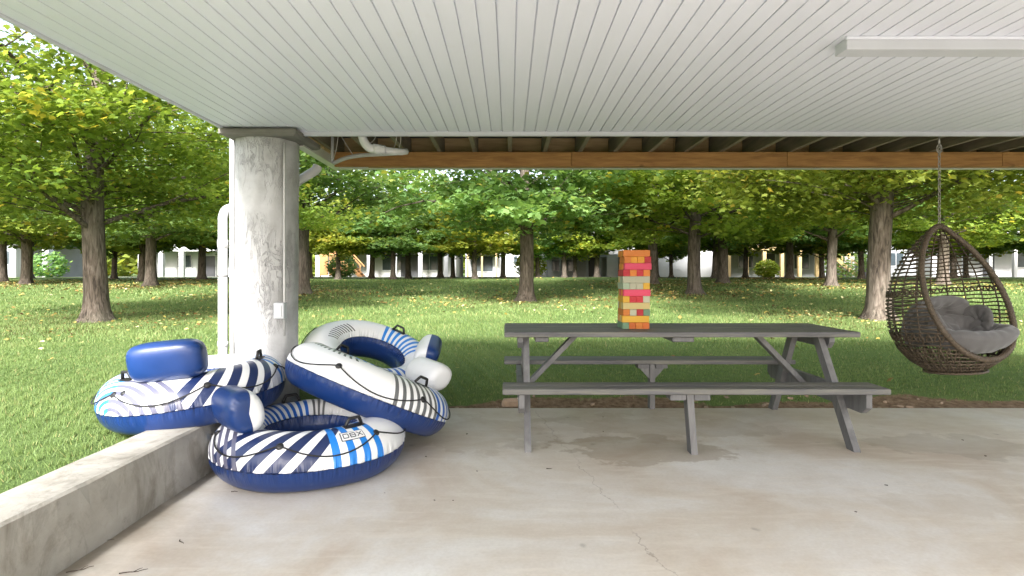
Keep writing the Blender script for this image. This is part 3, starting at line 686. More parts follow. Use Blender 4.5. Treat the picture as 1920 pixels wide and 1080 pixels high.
def river_tube(name, loc, rot, a, b, mat, seed, label, th_handles, pill, rope_ph=14, grom0=30):
    t = empty(name, loc); t.rotation_mode = 'XYZ'
    t.rotation_euler = rot
    tag(t, label, 'river tube', 'inflatable river tubes piled by the column')
    link('ring', ring_mesh(a, b, seed), mat, t, True)
    pillow(t, 0, a, b, *pill)
    gs = [grom0+60*k for k in range(6)]; pts = []
    for k in range(6):
        for j in range(14):
            f_ = j/14; th = gs[k]+60*f_; sag = math.sin(math.pi*f_)
            pts.append(tsurf(th, rope_ph+16-26*sag, 0.010+0.004*sag, a, b))
    MB().tube(pts, 0.0043, 8, closed=True).build('rope', M['rope'], t, True, True)
    for g in gs:
        p = tsurf(g, rope_ph+16, 0.001, a, b); q = tsurf(g, rope_ph+16, 0.012, a, b)
        MB().tube([p, p+(q-p)*0.5, q], [0.021, 0.019, 0.012], 14).build('rope_anchor', M['black'], t, True, True)
    for th in th_handles:
        pts = []
        for j in range(15):
            f_ = j/14; pts.append(tsurf(th-7.5+15*f_, 84, 0.004+0.044*min(1, math.sin(math.pi*f_)*1.6), a, b))
        h = MB().tube(pts, 0.0095, 8).build('handle', M['black'], t, True, True)
        base = MB()
        g = [[tsurf(th-9+18*i_/6, 74+20*j_/4, 0.0035, a, b) for j_ in range(5)] for i_ in range(7)]
        base.add([p for r_ in g for p in r_], [(i_*5+j_, (i_+1)*5+j_, (i_+1)*5+j_+1, i_*5+j_+1) for i_ in range(6) for j_ in range(4)])
        base.build('handle_patch', M['black'], h, True, True)
    p = tsurf(332, 42, 0.001, a, b); q = tsurf(332, 42, 0.007, a, b)
    MB().tube([p, q], [0.018, 0.014], 12).build('valve', M['black'], t, True, True)
    return t
m_front = tube_mat('front_tube_print', (12, 78), (74, 108), (232, 248), (250, 322), 338, None)
m_left = tube_mat('left_tube_print', (14, 82), (82, 112), (236, 250), (250, 300), 325, None)
m_top = tube_mat('leaning_tube_print', (14, 60), (60, 96), (247, 284), (285, 335), None, (168, 222), (66, 92))
m_back = tube_mat('rear_tube_print', None, (22, 92), (250, 262), (262, 320), None, (150, 205))
def euler_from(az, roll_x_axis_tilt, pitch):
    """turn about z by az, then tilt: right side down by roll, near side up by pitch"""
    m = Matrix.Rotation(R(pitch), 3, 'X') @ Matrix.Rotation(R(roll_x_axis_tilt), 3, 'Y') @ Matrix.Rotation(R(az), 3, 'Z')
    return m.to_euler()
tf = river_tube('river_tube', (-1.240, 3.62, 0.1505), euler_from(225, 0, 0), 0.965, 0.965, m_front, 1,
   'blue and white inflatable river tube lying flat on the patio floor', (96, 262), (0.34, 0.215, 0.255), 30, 46)
tl = river_tube('river_tube', (-2.05, 3.775, 0.435), euler_from(282, -5.0, 2.0), 0.91, 0.91, m_left, 2,
   'inflatable river tube with big blue pillow resting on the low wall and lawn', (88, 318), (0.40, 0.20, 0.235, 88, True), 22, 24)
tt = river_tube('river_tube', (-0.985, 4.05, 0.385), euler_from(50, 21.5, -14.0), 0.98, 0.98, m_top, 3,
   'tilted inflatable river tube leaning over the others with grey stripes facing the table', (276, 96), (0.36, 0.22, 0.22, 85, False, True))
tb = river_tube('river_tube', (-1.19, 4.93, 0.44), euler_from(0, 19.0, 17.0), 0.95, 0.95, m_back, 4,
   'inflatable river tube leaning by the column behind the pile, blue hole showing', (72, 250), (0.36, 0.20, 0.22), 14, 48)
# printed badge on the front tube
def badge(parent, th0, ph0, a, b, sc=1.0):
    W_, H_ = 0.072*sc, 0.030*sc
    def mp(x, y, o): return tsurf(th0 + x/((RR+RM*0.6)*a)/R(1), ph0 + y/RM/R(1), o, a, b)
    def patch(x0, x1, y0, y1, o, nx_=10, ny_=6):
        v = [mp(x0+(x1-x0)*i/nx_, y0+(y1-y0)*j/ny_, o) for i in range(nx_+1) for j in range(ny_+1)]
        return v, [(i*(ny_+1)+j, (i+1)*(ny_+1)+j, (i+1)*(ny_+1)+j+1, i*(ny_+1)+j+1) for i in range(nx_) for j in range(ny_)]
    pl = MB().add(*patch(-W_, W_, -H_, H_, 0.0035)).build('badge', M['navy'], parent, True, True)
    MB().add(*patch(-W_+0.005, W_-0.005, -H_+0.004, H_-0.004, 0.005)).build('badge_field', M['white_print'], pl, True, True)
    L = MB()
    def stroke(p, q, w):
        p = Vector(p); q = Vector(q); d = (q-p).normalized(); nn = Vector((-d.y, d.x))*w/2; p = p-d*w/2; q = q+d*w/2
        v = []
        for i in range(5):
            c_ = p+(q-p)*i/4; v += [mp((c_+nn).x, (c_+nn).y, 0.0068), mp((c_-nn).x, (c_-nn).y, 0.0068)]
        L.add(v, [(2*i, 2*i+1, 2*i+3, 2*i+2) for i in range(4)])
    h = 0.0135*sc; w = 0.0052*sc; hw = 0.0145*sc
    for cx, ch in ((-0.042*sc, 'D'), (0.0, 'B'), (0.042*sc, 'X')):
        if ch == 'X':
            stroke((cx-hw, -h), (cx+hw, h), w); stroke((cx-hw, h), (cx+hw, -h), w); continue
        stroke((cx-hw, -h), (cx-hw, h), w); stroke((cx-hw, h), (cx+hw*0.8, h), w); stroke((cx-hw, -h), (cx+hw*0.8, -h), w)
        stroke((cx+hw, -h*0.7), (cx+hw, h*0.7), w)
        if ch == 'B': stroke((cx-hw, 0), (cx+hw, 0), w*0.8)
    L.build('badge_lettering', M['navy'], pl, True, True)
badge(tf, 89, 54, 0.965, 0.965, 1.0)
# ------------------------------------------------------------------ hanging egg chair
EG = empty('egg_chair', (3.43, 4.56, 0.415), (R(0), R(0), R(-75)))
tag(EG, 'brown wicker egg chair hanging on a chain above the patio edge', 'chair')
APEX = Vector((3.40, 4.56, 0.415+1.16))
EROT = Matrix.Rotation(R(-5), 3, Vector((0.6, 0.8, 0))) @ Matrix.Rotation(R(-77), 3, 'Z')
EG.rotation_euler = EROT.to_euler(); EG.location = APEX - EROT @ Vector((0, 0, 1.16))
def plumb(mb):
    """chain parts hang plumb although the pod is tilted"""
    inv = EROT.inverted(); mb.v = [tuple(inv @ (Vector(q)-Vector((0, 0, 1.16))) + Vector((0, 0, 1.16))) for q in mb.v]; return mb
EZ = [0, 0.03, 0.1, 0.2, 0.35, 0.5, 0.65, 0.8, 0.95, 1.06, 1.13, 1.16]; ER = [0.10, 0.21, 0.325, 0.415, 0.475, 0.485, 0.46, 0.40, 0.295, 0.18, 0.085, 0.012]; ER = [q*0.84 for q in ER]
def er(z):
    z = max(0, min(1.16, z)); i = max(0, min(len(EZ)-2, sum(1 for q in EZ if q <= z)-1))
    p = lambda k: ER[max(0, min(len(ER)-1, k))]; t = (z-EZ[i])/(EZ[i+1]-EZ[i])
    a, b, c, d = p(i-1), p(i), p(i+1), p(i+2)
    lin = b+(c-b)*t; cr = 0.5*((2*b)+(c-a)*t+(2*a-5*b+4*c-d)*t*t+(3*b-a-3*c+d)*t**3)
    return 0.5*lin+0.5*cr
ZL = 0.13
def exf(z): return max(0.0, (1.10-z)/(1.10-ZL))*er(ZL)*0.98
def phi(z):
    if z <= ZL: return 0.0
    return math.degrees(math.acos(max(-1, min(1, exf(z)/max(er(z), 0.012)))))
def ep(psi, z, o=0.0): return Vector(((er(z)+o)*math.cos(R(psi)), (er(z)+o)*math.sin(R(psi)), z))
rim = []
zz = list(ZL + (1.155-ZL)*(0.5-0.5*np.cos(np.linspace(0, math.pi, 46))))
rim = [ep(phi(z), z) for z in zz] + [ep(-phi(z), z) for z in zz[::-1][1:-1]]
MB().tube(rim, 0.021, 12, closed=True).build('rim', M['wicker'], EG, True, True)
wrap = MB(); rp = rim+[rim[0]]; acc = []
for i in range(len(rim)):
    a_, b_ = rp[i], rp[i+1]
    for j in range(5): acc.append(a_+(b_-a_)*j/5)
hel = []
for i, p_ in enumerate(acc):
    t_ = (acc[(i+1) % len(acc)]-acc[i-1]).normalized(); s_ = t_.cross(Vector((0.3, 0.5, 0.8))).normalized(); u_ = t_.cross(s_)
    ang = i*1.25; hel.append(p_+(s_*math.cos(ang)+u_*math.sin(ang))*0.022)
MB().tube(hel, 0.0045, 5, closed=True).build('rim_wrap', M['wicker'], EG, True, True)
for psi in list(range(44, 317, 17)):
    q = psi if psi <= 180 else 360-psi
    zs_ = [z for z in np.linspace(0.004, 1.15, 60) if q >= phi(z)]
    MB().tube([ep(psi, z, -0.004) for z in zs_], 0.0055, 6).build('rib', M['wicker'], EG, True, True)
z = 0.022; lv = 0
while z < 1.13:
    p0 = phi(z)
    if p0 < 1: pts = [ep(360*i/64, z, 0.003) for i in range(64)]; closed = True
    else: pts = [ep(p0+(360-2*p0)*i/56, z+0.003*math.sin(i*0.9+lv), 0.003+0.004*math.sin(i*1.7+lv*3.1)) for i in range(57)]; closed = False
    MB().tube(pts, 0.0062 if z > 0.2 else 0.0072, 6, closed=closed).build('wicker_strand', M['wicker'], EG, True, True)
    z += 0.031 if z > 0.1 else 0.026; lv += 1
for z0, z1, sg in ((0.02, 0.12, 0), (0.1, 0.24, 1), (0.27, 0.34, 0), (0.62, 0.665, 1)):   # woven zigzag bands
    p0 = max(phi(z0), phi(z1)); pts = []
    nn = 150
    for i in range(nn+1):
        psi = p0+(360-2*p0)*i/nn; pts.append(ep(psi, z0+(z1-z0)*(0.5+0.5*math.sin(i*1.35+sg)), 0.008))
    MB().tube(pts, 0.0058, 5).build('woven_band', M['wicker'], EG, True, True)
bt = MB()
for k_ in range(7):
    rr_ = 0.02+0.03*k_; bt.tube([(rr_*math.cos(6.283*i/28), rr_*math.sin(6.283*i/28), 0.018+0.004*(i % 2)) for i in range(28)], 0.009, 5, closed=True)
bt.build('woven_base', M['wicker'], EG, True, True)
def cushion(name, c, ex, ez, rx, ry, th, tufts, curl=0.0):
    ex = Vector(ex).normalized(); ez = Vector(ez).normalized(); ey = ez.cross(ex).normalized(); ex = ey.cross(ez)
    nr, na = 26, 96; v = []; f = []
    for side in (1, -1):
        for i in range(nr+1):
            rho = i/nr
            for j in range(na):
                a_ = 6.2832*j/na; sq = (abs(math.cos(a_))**3.2+abs(math.sin(a_))**3.2)**(-1/3.2)
                rr_ = 1-(1-rho)**1.5 if rho < 1 else 1
                x_ = rx*rr_*math.cos(a_)*sq; y_ = ry*rr_*math.sin(a_)*sq
                hz = th*max(0.0, 1-rr_**3.2)**0.55
                dent = 0
                for (tx_, ty_) in tufts:
                    dd = math.hypot(x_-tx_*rx, y_-ty_*ry); dent += 0.75*math.exp(-(dd/0.060)**1.2)
                    an = math.atan2(y_-ty_*ry, x_-tx_*rx); dent += 0.26*math.exp(-(dd/0.13)**2)*(0.5+0.5*math.sin(7*an+tx_*9))*min(1, dd/0.03)
                    if dd < 1e9: pass
                for (t1, t2) in zip(tufts[:-1], tufts[1:]):
                    pa = Vector((t1[0]*rx, t1[1]*ry)); pb = Vector((t2[0]*rx, t2[1]*ry)); q_ = Vector((x_, y_)); ab = pb-pa
                    tt_ = max(0, min(1, (q_-pa).dot(ab)/ab.length_squared)); dent += 0.38*math.exp(-((q_-pa-ab*tt_).length/0.026)**2)
                edge = 0.07*math.sin(a_*23)*rr_**4
                hh = side*hz*(1-min(0.8, dent) - edge) + curl*((x_/rx)**2+(y_/ry)**2)
                v.append(Vector(c)+ex*x_+ey*y_+ez*hh)
    for s_ in (0, 1):
        o_ = s_*(nr+1)*na
        for i in range(nr):
            for j in range(na):
                q_ = (o_+i*na+j, o_+(i+1)*na+j, o_+(i+1)*na+(j+1) % na, o_+i*na+(j+1) % na)
                f.append(q_ if s_ == 0 else q_[::-1])
    return MB().add(v, f).build(name, M['fabric'], EG, True, True)
cushion('seat_cushion', (0.075, 0, 0.265), (0.97, 0, -0.22), (0.24, 0, 0.97), 0.275, 0.32, 0.12, [(-0.35, -0.45), (0.25, -0.4), (0.3, 0.4), (-0.35, 0.45), (0, 0)], 0.075)
cushion('back_cushion', (-0.19, 0, 0.43), (0.42, 0, 0.9), (0.9, 0, -0.42), 0.22, 0.29, 0.085, [(-0.3, -0.4), (0.35, -0.3), (0.35, 0.35), (-0.3, 0.4)], 0.07)
for s_, nm_ in ((1, 'side_cushion'), (-1, 'side_cushion')):
    cushion(nm_, (-0.03, s_*0.245, 0.37), (0.9, s_*0.25, 0.1), (0.1, -s_*0.93, 0.35), 0.18, 0.13, 0.06, [(-0.3, 0), (0.35, 0)], 0.04)
ch = MB(); zc = 1.16; k_ = 0; top_z = 2.268-0.415
while zc < top_z-0.02:
    h_ = 0.019; pts = []
    for j in range(16):
        a_ = 6.2832*j/16; q_ = Vector((0.0085*math.cos(a_), 0, h_*math.sin(a_)))
        if k_ % 2: q_ = Vector((0, q_.x, q_.z))
        pts.append(q_+Vector((0, 0, zc+h_*0.8)))
    ch.tube(pts, 0.003, 5, closed=True); zc += 0.0295; k_ += 1
plumb(ch).build('chain', M['steel'], EG, True, True)
pts = [Vector((0.020*math.cos(6.2832*j/20), 0, zc-0.07+0.034*math.sin(6.2832*j/20))) for j in range(20)]
plumb(MB().tube(pts, 0.0045, 6, closed=True)).build('carabiner', M['steel'], EG, True, True)
plumb(MB().tube([(0, 0, top_z-0.05), (0, 0, top_z+0.02)], 0.006, 8)).build('hook', M['steel'], EG, True, True)
# ------------------------------------------------------------------ trees
LEAF_N = np.array([(0, -0.42), (0.10, -0.30), (0.34, -0.36), (0.24, -0.14), (0.52, 0.08), (0.26, 0.12), (0.22, 0.22), (0, 0.60), (-0.22, 0.22), (-0.26, 0.12), (-0.52, 0.08), (-0.24, -0.14), (-0.34, -0.36), (-0.10, -0.30)])
LEAF_M = np.array([(0, -0.42), (0.36, -0.28), (0.50, 0.10), (0.20, 0.14), (0, 0.58), (-0.20, 0.14), (-0.50, 0.10), (-0.36, -0.28)])
LEAF_F = np.array([(0, -0.5), (0.48, 0.0), (0, 0.55), (-0.48, 0.0)])
def unit(v): return v/np.maximum(np.linalg.norm(v, axis=-1, keepdims=True), 1e-9)
def leaf_mesh(name, pos, size, tone, tmpl, droop, r_):
    n = len(pos); k = len(tmpl)
    az = r_.uniform(0, 2*np.pi, n)
    t = np.stack([np.cos(az), np.sin(az), -droop-0.5*np.abs(r_.normal(0, 0.5, n))], -1); t = unit(t)
    up = unit(np.stack([r_.normal(0, 0.38, n), r_.normal(0, 0.38, n), np.ones(n)], -1))
    nrm = unit(up - t*np.sum(up*t, -1, keepdims=True)); s = np.cross(t, nrm)
    x = tmpl[:, 0][None, :, None]; y = tmpl[:, 1][None, :, None]
    z = (-0.22*np.abs(tmpl[:, 0]) - 0.20*tmpl[:, 1]**2)[None, :, None]
    v = pos[:, None, :] + size[:, None, None]*(s[:, None, :]*x + t[:, None, :]*y + nrm[:, None, :]*z)
    return np_mesh(name, v.reshape(-1, 3), k, tone)
def make_tree(seed, H, Rc, h0, d, n_limb, pads_per, leaves_per, leaf, size, lowdroop=0.3, simple_wood=False, low=0):
    r = random.Random(seed); nr = np.random.default_rng(seed)
    wood = MB(); pads = []
    # trunk
    wob = [(r.uniform(-.05, .05)*i**1.1*0.5, r.uniform(-.05, .05)*i**1.1*0.5) for i in range(12)]
    n = 10 if simple_wood else 16
    tp = []; tr = []
    hs_ = [-0.12, 0.0, 0.1, 0.25, 0.5, 1.0, 1.6, 2.2] + [2.2+(H*0.82-2.2)*q for q in (0.12, 0.3, 0.52, 0.76, 1.0)]
    for i, h in enumerate(hs_):
        fl = 1+0.75*math.exp(-max(h, 0)/0.16); tap = 1-0.10*min(h, 2.2)/2.2 if h < 2.2 else 0.90*(1-(h-2.2)/(H*0.86-2.2))**0.85+0.02
        tp.append(Vector((0.05*math.sin(h*0.9+seed)*min(h, 3)/2, 0.05*math.cos(h*0.7+seed*2)*min(h, 3)/2, h))); tr.append(d/2*fl*tap)
    nv0 = len(wood.v); wood.tube(tp, tr, n)
    # buttress roots / fluting
    for q in range(nv0, len(wood.v)):
        x_, y_, z_ = wood.v[q]; ax = math.atan2(y_, x_); fl = 0.16*math.exp(-max(z_, 0)/0.25)
        s_ = 1+fl*math.sin(5*ax+seed)+0.04*math.sin(7*ax+z_*2)
        wood.v[q] = (x_*s_, y_*s_, z_)
    def at_h(h):
        for i in range(len(hs_)-1):
            if hs_[i] <= h <= hs_[i+1]:
                f = (h-hs_[i])/(hs_[i+1]-hs_[i]); return tp[i]+(tp[i+1]-tp[i])*f, tr[i]+(tr[i+1]-tr[i])*f
        return tp[-1], tr[-1]
    az = r.uniform(0, 6.28)
    def branch(p, dirv_, L, rad, lvl, droop):
        m = 6 if lvl == 0 else 4
        pts = [p]; d_ = Vector(dirv_).normalized()
        for i in range(m):
            d_ = (d_ + Vector((r.uniform(-.16, .16), r.uniform(-.16, .16), r.uniform(-.08, .10) - droop*(i/m)))).normalized()
            pts.append(pts[-1]+d_*L/m)
        if not (simple_wood and lvl > 1): wood.tube(pts, [rad*(1-0.82*i/m) for i in range(m+1)], (7 if lvl == 0 else 5) if not simple_wood else 5, cap=False)
        return pts, d_
    for li in range(n_limb):
        f = (li+0.3)/n_limb; h = h0 + (H*0.80-h0)*f**1.35
        az += 2.399 + r.uniform(-.3, .3)
        hf = (h-h0)/(H-h0)
        env = math.sqrt(max(0.06, 1-((hf-0.22)/0.80)**2))
        el = 0.24+0.95*hf
        env = max(env, 0.93) if hf < 0.3 else env
        L = Rc*env*r.uniform(0.85, 1.1)/max(0.55, math.cos(el*0.8))
        p, rad = at_h(h); br = min(rad*0.36, 0.009*L+0.016)
        pts, _ = branch(p, (math.cos(az)*math.cos(el), math.sin(az)*math.cos(el), math.sin(el)+0.18), L, br, 0, 0.06+lowdroop*max(0, 0.3-hf)*1.4)
        ns = pads_per
        for si in range(ns):
            f2 = 0.16+0.84*(si+0.6)/ns; i0 = min(5, int(f2*6)); q = pts[i0]+(pts[min(6, i0+1)]-pts[i0])*(f2*6-i0)
            side = 1 if si % 2 else -1; d0 = (pts[min(6, i0+1)]-pts[i0]).normalized()
            sv = Vector((-d0.y, d0.x, 0)).normalized()*side
            L2 = L*(0.42*(1-f2)+0.20)*r.uniform(0.8, 1.25)
            pts2, _ = branch(q, d0*0.55+sv*0.8+Vector((0, 0, r.uniform(-.1, .25))), L2, br*0.4*(1-0.5*f2), 1, 0.07)
            for q2 in (pts2[2], pts2[3], pts2[4]): pads.append((q2, 0.9 if q2 is pts2[4] else 0.8, hf))
            for _k in range(2):
                d3 = Vector((r.uniform(-1, 1), r.uniform(-1, 1), r.uniform(-.2, .35)))
                pts3, _ = branch(pts2[3], d3, L2*0.5+0.2, 0.012, 2, 0.12); pads.append((pts3[-1], 0.8, hf))
        pads.append((pts[-1], 1.0, hf))
        for q in (pts[2], pts[3], pts[4], pts[5]): pads.append((q+Vector((r.uniform(-.3, .3), r.uniform(-.3, .3), r.uniform(-.55, .25))), 1.0, hf))
    for k_ in range(low):  # drooping lower sprays on thin shoots
        a_ = r.uniform(0, 6.283); zz = r.uniform(h0-0.15, h0+2.1); p, rad = at_h(min(H*0.7, zz+0.25)); L = Rc*r.uniform(0.22, 0.95)
        pts, _ = branch(p, (math.cos(a_), math.sin(a_), 0.22), L, 0.016, 1, 0.16)
        for q in (pts[2], pts[3], pts[4]): pads.append((q+Vector((r.uniform(-.25, .25), r.uniform(-.25, .25), r.uniform(-.3, .15))), 1.0, 0.1))
    for k_ in range(10):   # crown tip
        p, _ = at_h(H*0.8); pads.append((p+Vector((r.uniform(-1, 1), r.uniform(-1, 1), r.uniform(-0.3, 1.2)))*1.0, 1.0, 1.0))
    P_ = np.array([tuple(p[0]) for p in pads]); S_ = np.array([p[1] for p in pads]); n_p = len(pads)
    keep = P_[:, 2] > h0*0.62; P_ = P_[keep]; S_ = S_[keep]; n_p = len(P_)
    HF_ = np.clip((P_[:, 2]-h0)/(H-h0), 0, 1); cnt = nr.poisson(leaves_per*np.clip(1.15-1.05*HF_, 0.12, 2))
    idx = np.repeat(np.arange(n_p), cnt); N = len(idx)
    g = nr.normal(0, 1, (N, 3)); g = unit(g)*np.cbrt(nr.uniform(0, 1, (N, 1)))
    off = g*np.array([0.66, 0.66, 0.27])*S_[idx][:, None]
    off[:, 2] -= 0.22*(off[:, 0]**2+off[:, 1]**2)
    pos_ = P_[idx]+off
    ptone = nr.normal(0.45, 0.13, n_p)
    rad_ = np.hypot(pos_[:, 0], pos_[:, 1])/Rc
    tone = ptone[idx] + nr.normal(0, 0.14, N) + 0.10*(rad_-0.6)
    yl = nr.uniform(0, 1, N) > 0.985; tone[yl] = 1.0
    sizes = size*nr.uniform(0.7, 1.25, N)
    me_l = leaf_mesh('crown', pos_, sizes, np.clip(tone, 0, 1), leaf, 0.25, nr)
    me_w = wood.mesh('trunk', True); me_w.materials.append(M['bark'])
    return me_w, me_l
LG = mat_leaf('maple_leaves_green', (0.085, 0.165, 0.052), (0.155, 0.275, 0.088), (0.245, 0.365, 0.135), (0.40, 0.38, 0.08), 0.52)
LY = mat_leaf('maple_leaves_yellow_green', (0.110, 0.175, 0.035), (0.215, 0.300, 0.058), (0.33, 0.39, 0.090), (0.48, 0.41, 0.08), 0.52)
LYY = mat_leaf('maple_leaves_lime', (0.13, 0.19, 0.028), (0.23, 0.30, 0.048), (0.34, 0.39, 0.075), (0.48, 0.42, 0.08), 0.52)
VAR = dict(nearA=make_tree(3, 9.5, 4.3, 1.75, 0.43, 22, 7, 78, LEAF_N, 0.118, 0.65, low=46), nearB=make_tree(8, 9.8, 4.4, 1.95, 0.44, 22, 7, 76, LEAF_N, 0.122, 0.65, low=85),
           midA=make_tree(14, 8.6, 4.6, 2.0, 0.46, 20, 6, 46, LEAF_M, 0.19, 0.6, low=26), midB=make_tree(23, 9.0, 4.6, 2.1, 0.46, 20, 6, 46, LEAF_M, 0.19, 0.6, low=26),
           farA=make_tree(31, 7.0, 3.4, 1.7, 0.40, 15, 5, 26, LEAF_F, 0.28, 0.55, True, low=12), farB=make_tree(47, 6.6, 3.3, 1.5, 0.38, 15, 5, 26, LEAF_F, 0.28, 0.55, True, low=12))
crown_cache = {}
def crown_mesh(var, mat):
    k = (var, mat.name)
    if k not in crown_cache:
        me = VAR[var][1]
        if len(me.materials): me = me.copy(); me.materials.clear()
        me.materials.append(mat); crown_cache[k] = me
    return crown_cache[k]
def place_tree(x, y, var, mat, turn, sc, label, group=None, d=None):
    t = empty('maple_tree', (x, y, float(tz(x, y))-0.02), (0, 0, R(turn))); t.scale = (sc, sc, sc*rnd.uniform(0.96, 1.05))
    tag(t, label, 'tree', group)
    o = bpy.data.objects.new('trunk', VAR[var][0]); COL.objects.link(o); o.parent = t
    c = bpy.data.objects.new('crown', crown_mesh(var, mat)); COL.objects.link(c); c.parent = t
    return t
LBL = dict(A='broad yellow-green maple with thick bare trunk on the lawn behind the low wall', B='broad maple with a thick ridged trunk behind the hanging egg chair',
  C='dark trunked maple with forked limb standing on open lawn behind the picnic table', D='maple with a dark trunk on the lawn just past the column',
  E='stout maple with grey-brown trunk right of the coloured block tower', F='maple whose trunk rises directly behind the coloured block tower',
  G='maple with flared trunk base standing before the tan timber porch', H='maple between the tan porch stairs and the egg chair tree',
  I='maple trunk standing before the grey carport house', J='maple beside the grey carport house, farthest from the column', K='maple trunk between the thick yellow-green maple and the column',
  L='slim maple standing behind the thick yellow-green maple', M='maple seen through the wicker of the egg chair', N='leaning maple standing by the tan porch stairs')
mats = dict(A=LY, B=LY, C=LG, D=LG, E=LY, F=LY, G=LY, H=LG, I=LY, J=LG, K=LG, L=LY, M=LY, N=LG)
turns = dict(A=40, B=150, C=100, D=10, E=215, F=75, G=300, H=33, I=120, J=250, K=190, L=80, M=20, N=140)
scl = dict(A=1.0, B=1.03, C=1.0, D=1.0, E=1.05, F=1.0, G=1.08, H=0.92, I=0.95, J=0.95, K=1.0, L=0.9, M=1.0, N=0.95)
for k_, x, y, d, var in TREES: place_tree(x, y, var, mats[k_], turns[k_], scl[k_], LBL[k_], 'maples on the near lawn')
def far_label(i, x):
    for lim, w_ in ((-27, 'grey carport house'), (-20, 'white house with the brick band'), (-14.5, 'pale house end wall'), (-9, 'orange cedar stairs'), (-5.5, 'pale house with white posts'), (0, 'small white house'),
                    (4.6, 'long white house'), (8, 'dark stairs of the long white house'), (14.5, 'blank white house wall'), (18, 'corner of the tan porch'), (23, 'tan porch'), (26, 'tan porch stairs'), (30, 'grey-blue house'), (99, 'house seen through the egg chair')):
        if x < lim: break
    return f"slender {('green', 'lime yellow', 'yellow-green')[i % 3]} maple in the far row before the {w_}"
for i, (x, y) in enumerate(FAR):
    place_tree(x, y, 'farA' if i % 2 else 'farB', (LG, LYY, LY)[i % 3], rnd.uniform(0, 360), rnd.uniform(0.75, 1.0),
               far_label(i, x), 'far row of maples before the houses')
# far-off wood behind the houses: one mass
wv = []; wt = []
nrw = np.random.default_rng(5)
N = 46000
ang = nrw.uniform(R(38), R(142), N); clump = nrw.integers(0, 90, N); ca = nrw.uniform(R(36), R(144), 90); cd_ = nrw.uniform(78, 105, 90); chh = nrw.uniform(5, 11, 90)
g = unit(nrw.normal(0, 1, (N, 3)))*np.cbrt(nrw.uniform(0.25, 1, (N, 1)))
pos_ = np.stack([np.cos(ca[clump])*cd_[clump], np.sin(ca[clump])*cd_[clump], chh[clump]*0.5+0.9], -1) + g*np.stack([np.full(N, 5.5), np.full(N, 4.5), chh[clump]*0.55], -1)
mw = leaf_mesh('far_wood', pos_, nrw.uniform(0.6, 1.1, N), np.clip(nrw.normal(0.5, 0.2, N) + (clump % 5-2)*0.06, 0, 1), LEAF_F, 0.3, nrw)
tag(link('far_wood', mw, LY), 'hazy green wood closing the view behind the houses', 'wood', kind='stuff')
# ------------------------------------------------------------------ houses beyond the trees
def house(name, label, x0, x1, y, h, wallm, depth=8, roof=True):
    z0 = float(tz((x0+x1)/2, y))-0.05
    e = empty(name, ((x0+x1)/2, y, z0)); tag(e, label, 'house', None)
    MB().box(x0, x1, y, y+depth, z0-0.4, z0+h).build('wall', M[wallm], e)
    if roof:
        MB().prism([(x0-0.5, y-0.6, z0+h), (x0-0.5, y+depth/2, z0+h+2.2), (x0-0.5, y+depth+0.6, z0+h), (x0-0.5, y+depth+0.6, z0+h-0.15), (x0-0.5, y-0.6, z0+h-0.15)], (0, 0, 0), (x1-x0+1.0, 0, 0)).build('roof', M['hroof'], e)
    return e, z0
def window(e, x, y, z, w, h, frame='hwhite', glass='hglass'):
    f = MB().box(x-w/2, x+w/2, y-0.08, y-0.002, z, z+h).build('window', M[frame], e)
    MB().box(x-w/2+0.08, x-0.03, y-0.10, y-0.082, z+0.08, z+h-0.08).build('pane', M[glass], f); MB().box(x+0.03, x+w/2-0.08, y-0.10, y-0.082, z+0.08, z+h-0.08).build('pane', M[glass], f)
def door(e, x, y, z, w=0.95, h=2.05, m='hdark'):
    f = MB().box(x-w/2-0.1, x+w/2+0.1, y-0.07, y-0.002, z, z+h+0.1).build('door_frame', M['hwhite'], e)
    MB().box(x-w/2, x+w/2, y-0.09, y-0.072, z+0.02, z+h).build('door_leaf', M[m], f)
def porch(e, x0, x1, y, z, dz, out, n, pm, w=0.18):
    MB().box(x0, x1, y-out, y-0.003, z+dz-0.25, z+dz).build('deck', M[pm], e)
    for k in range(n):
        x = x0+0.2+(x1-x0-0.4)*k/(n-1); MB().box(x-w/2, x+w/2, y-out+0.05, y-out+0.05+w, z-0.3, z+dz-0.252).build('post', M[pm], e)
    r = MB().box(x0, x1, y-out+0.05, y-out+0.11, z+dz+0.9, z+dz+0.98).build('railing', M[pm], e)
    k = x0+0.3
    while k < x1:
        MB().box(k-0.03, k+0.03, y-out+0.06, y-out+0.10, z+dz+0.002, z+dz+0.898).build('baluster', M[pm], r); k += 0.45
def stairs(e, xa, xb, y, za, zb, w, pm):
    n = max(6, int(abs(zb-za)/0.2)); s = None
    for k in range(2):
        yy = y-k*w
        o = MB().bar((xa, yy, za), (xb, yy, zb), 0.06, 0.28, (0, 0, 1)).build('stair_stringer', M[pm], e); s = s or o
        MB().bar((xa, yy, za+0.95), (xb, yy, zb+0.95), 0.05, 0.09, (0, 0, 1)).build('stair_rail', M[pm], e)
    for i in range(n):
        f = (i+0.5)/n; x = xa+(xb-xa)*f; zz_ = za+(zb-za)*f
        MB().box(x-0.14, x+0.14, y-w+0.03, y-0.03, zz_+0.08, zz_+0.13).build('stair_tread', M[pm], e)
        if i % 3 == 0: MB().box(x-0.03, x+0.03, y-w-0.02, y-w+0.02, zz_+0.1, zz_+0.93).build('baluster', M[pm], e)
e, z0 = house('house', 'grey house with an open carport beyond the left maples', -47, -38.5, 46, 4.4, 'hgrey')
MB().box(-38.4, -35.2, 44, 52, z0+2.75, z0+3.0).build('carport_roof', M['hgrey'], e)
for xx in (-38.0, -35.5): MB().box(xx-0.25, xx+0.25, 44.1, 44.6, z0-0.3, z0+2.748).build('carport_post', M['hwhite'], e)
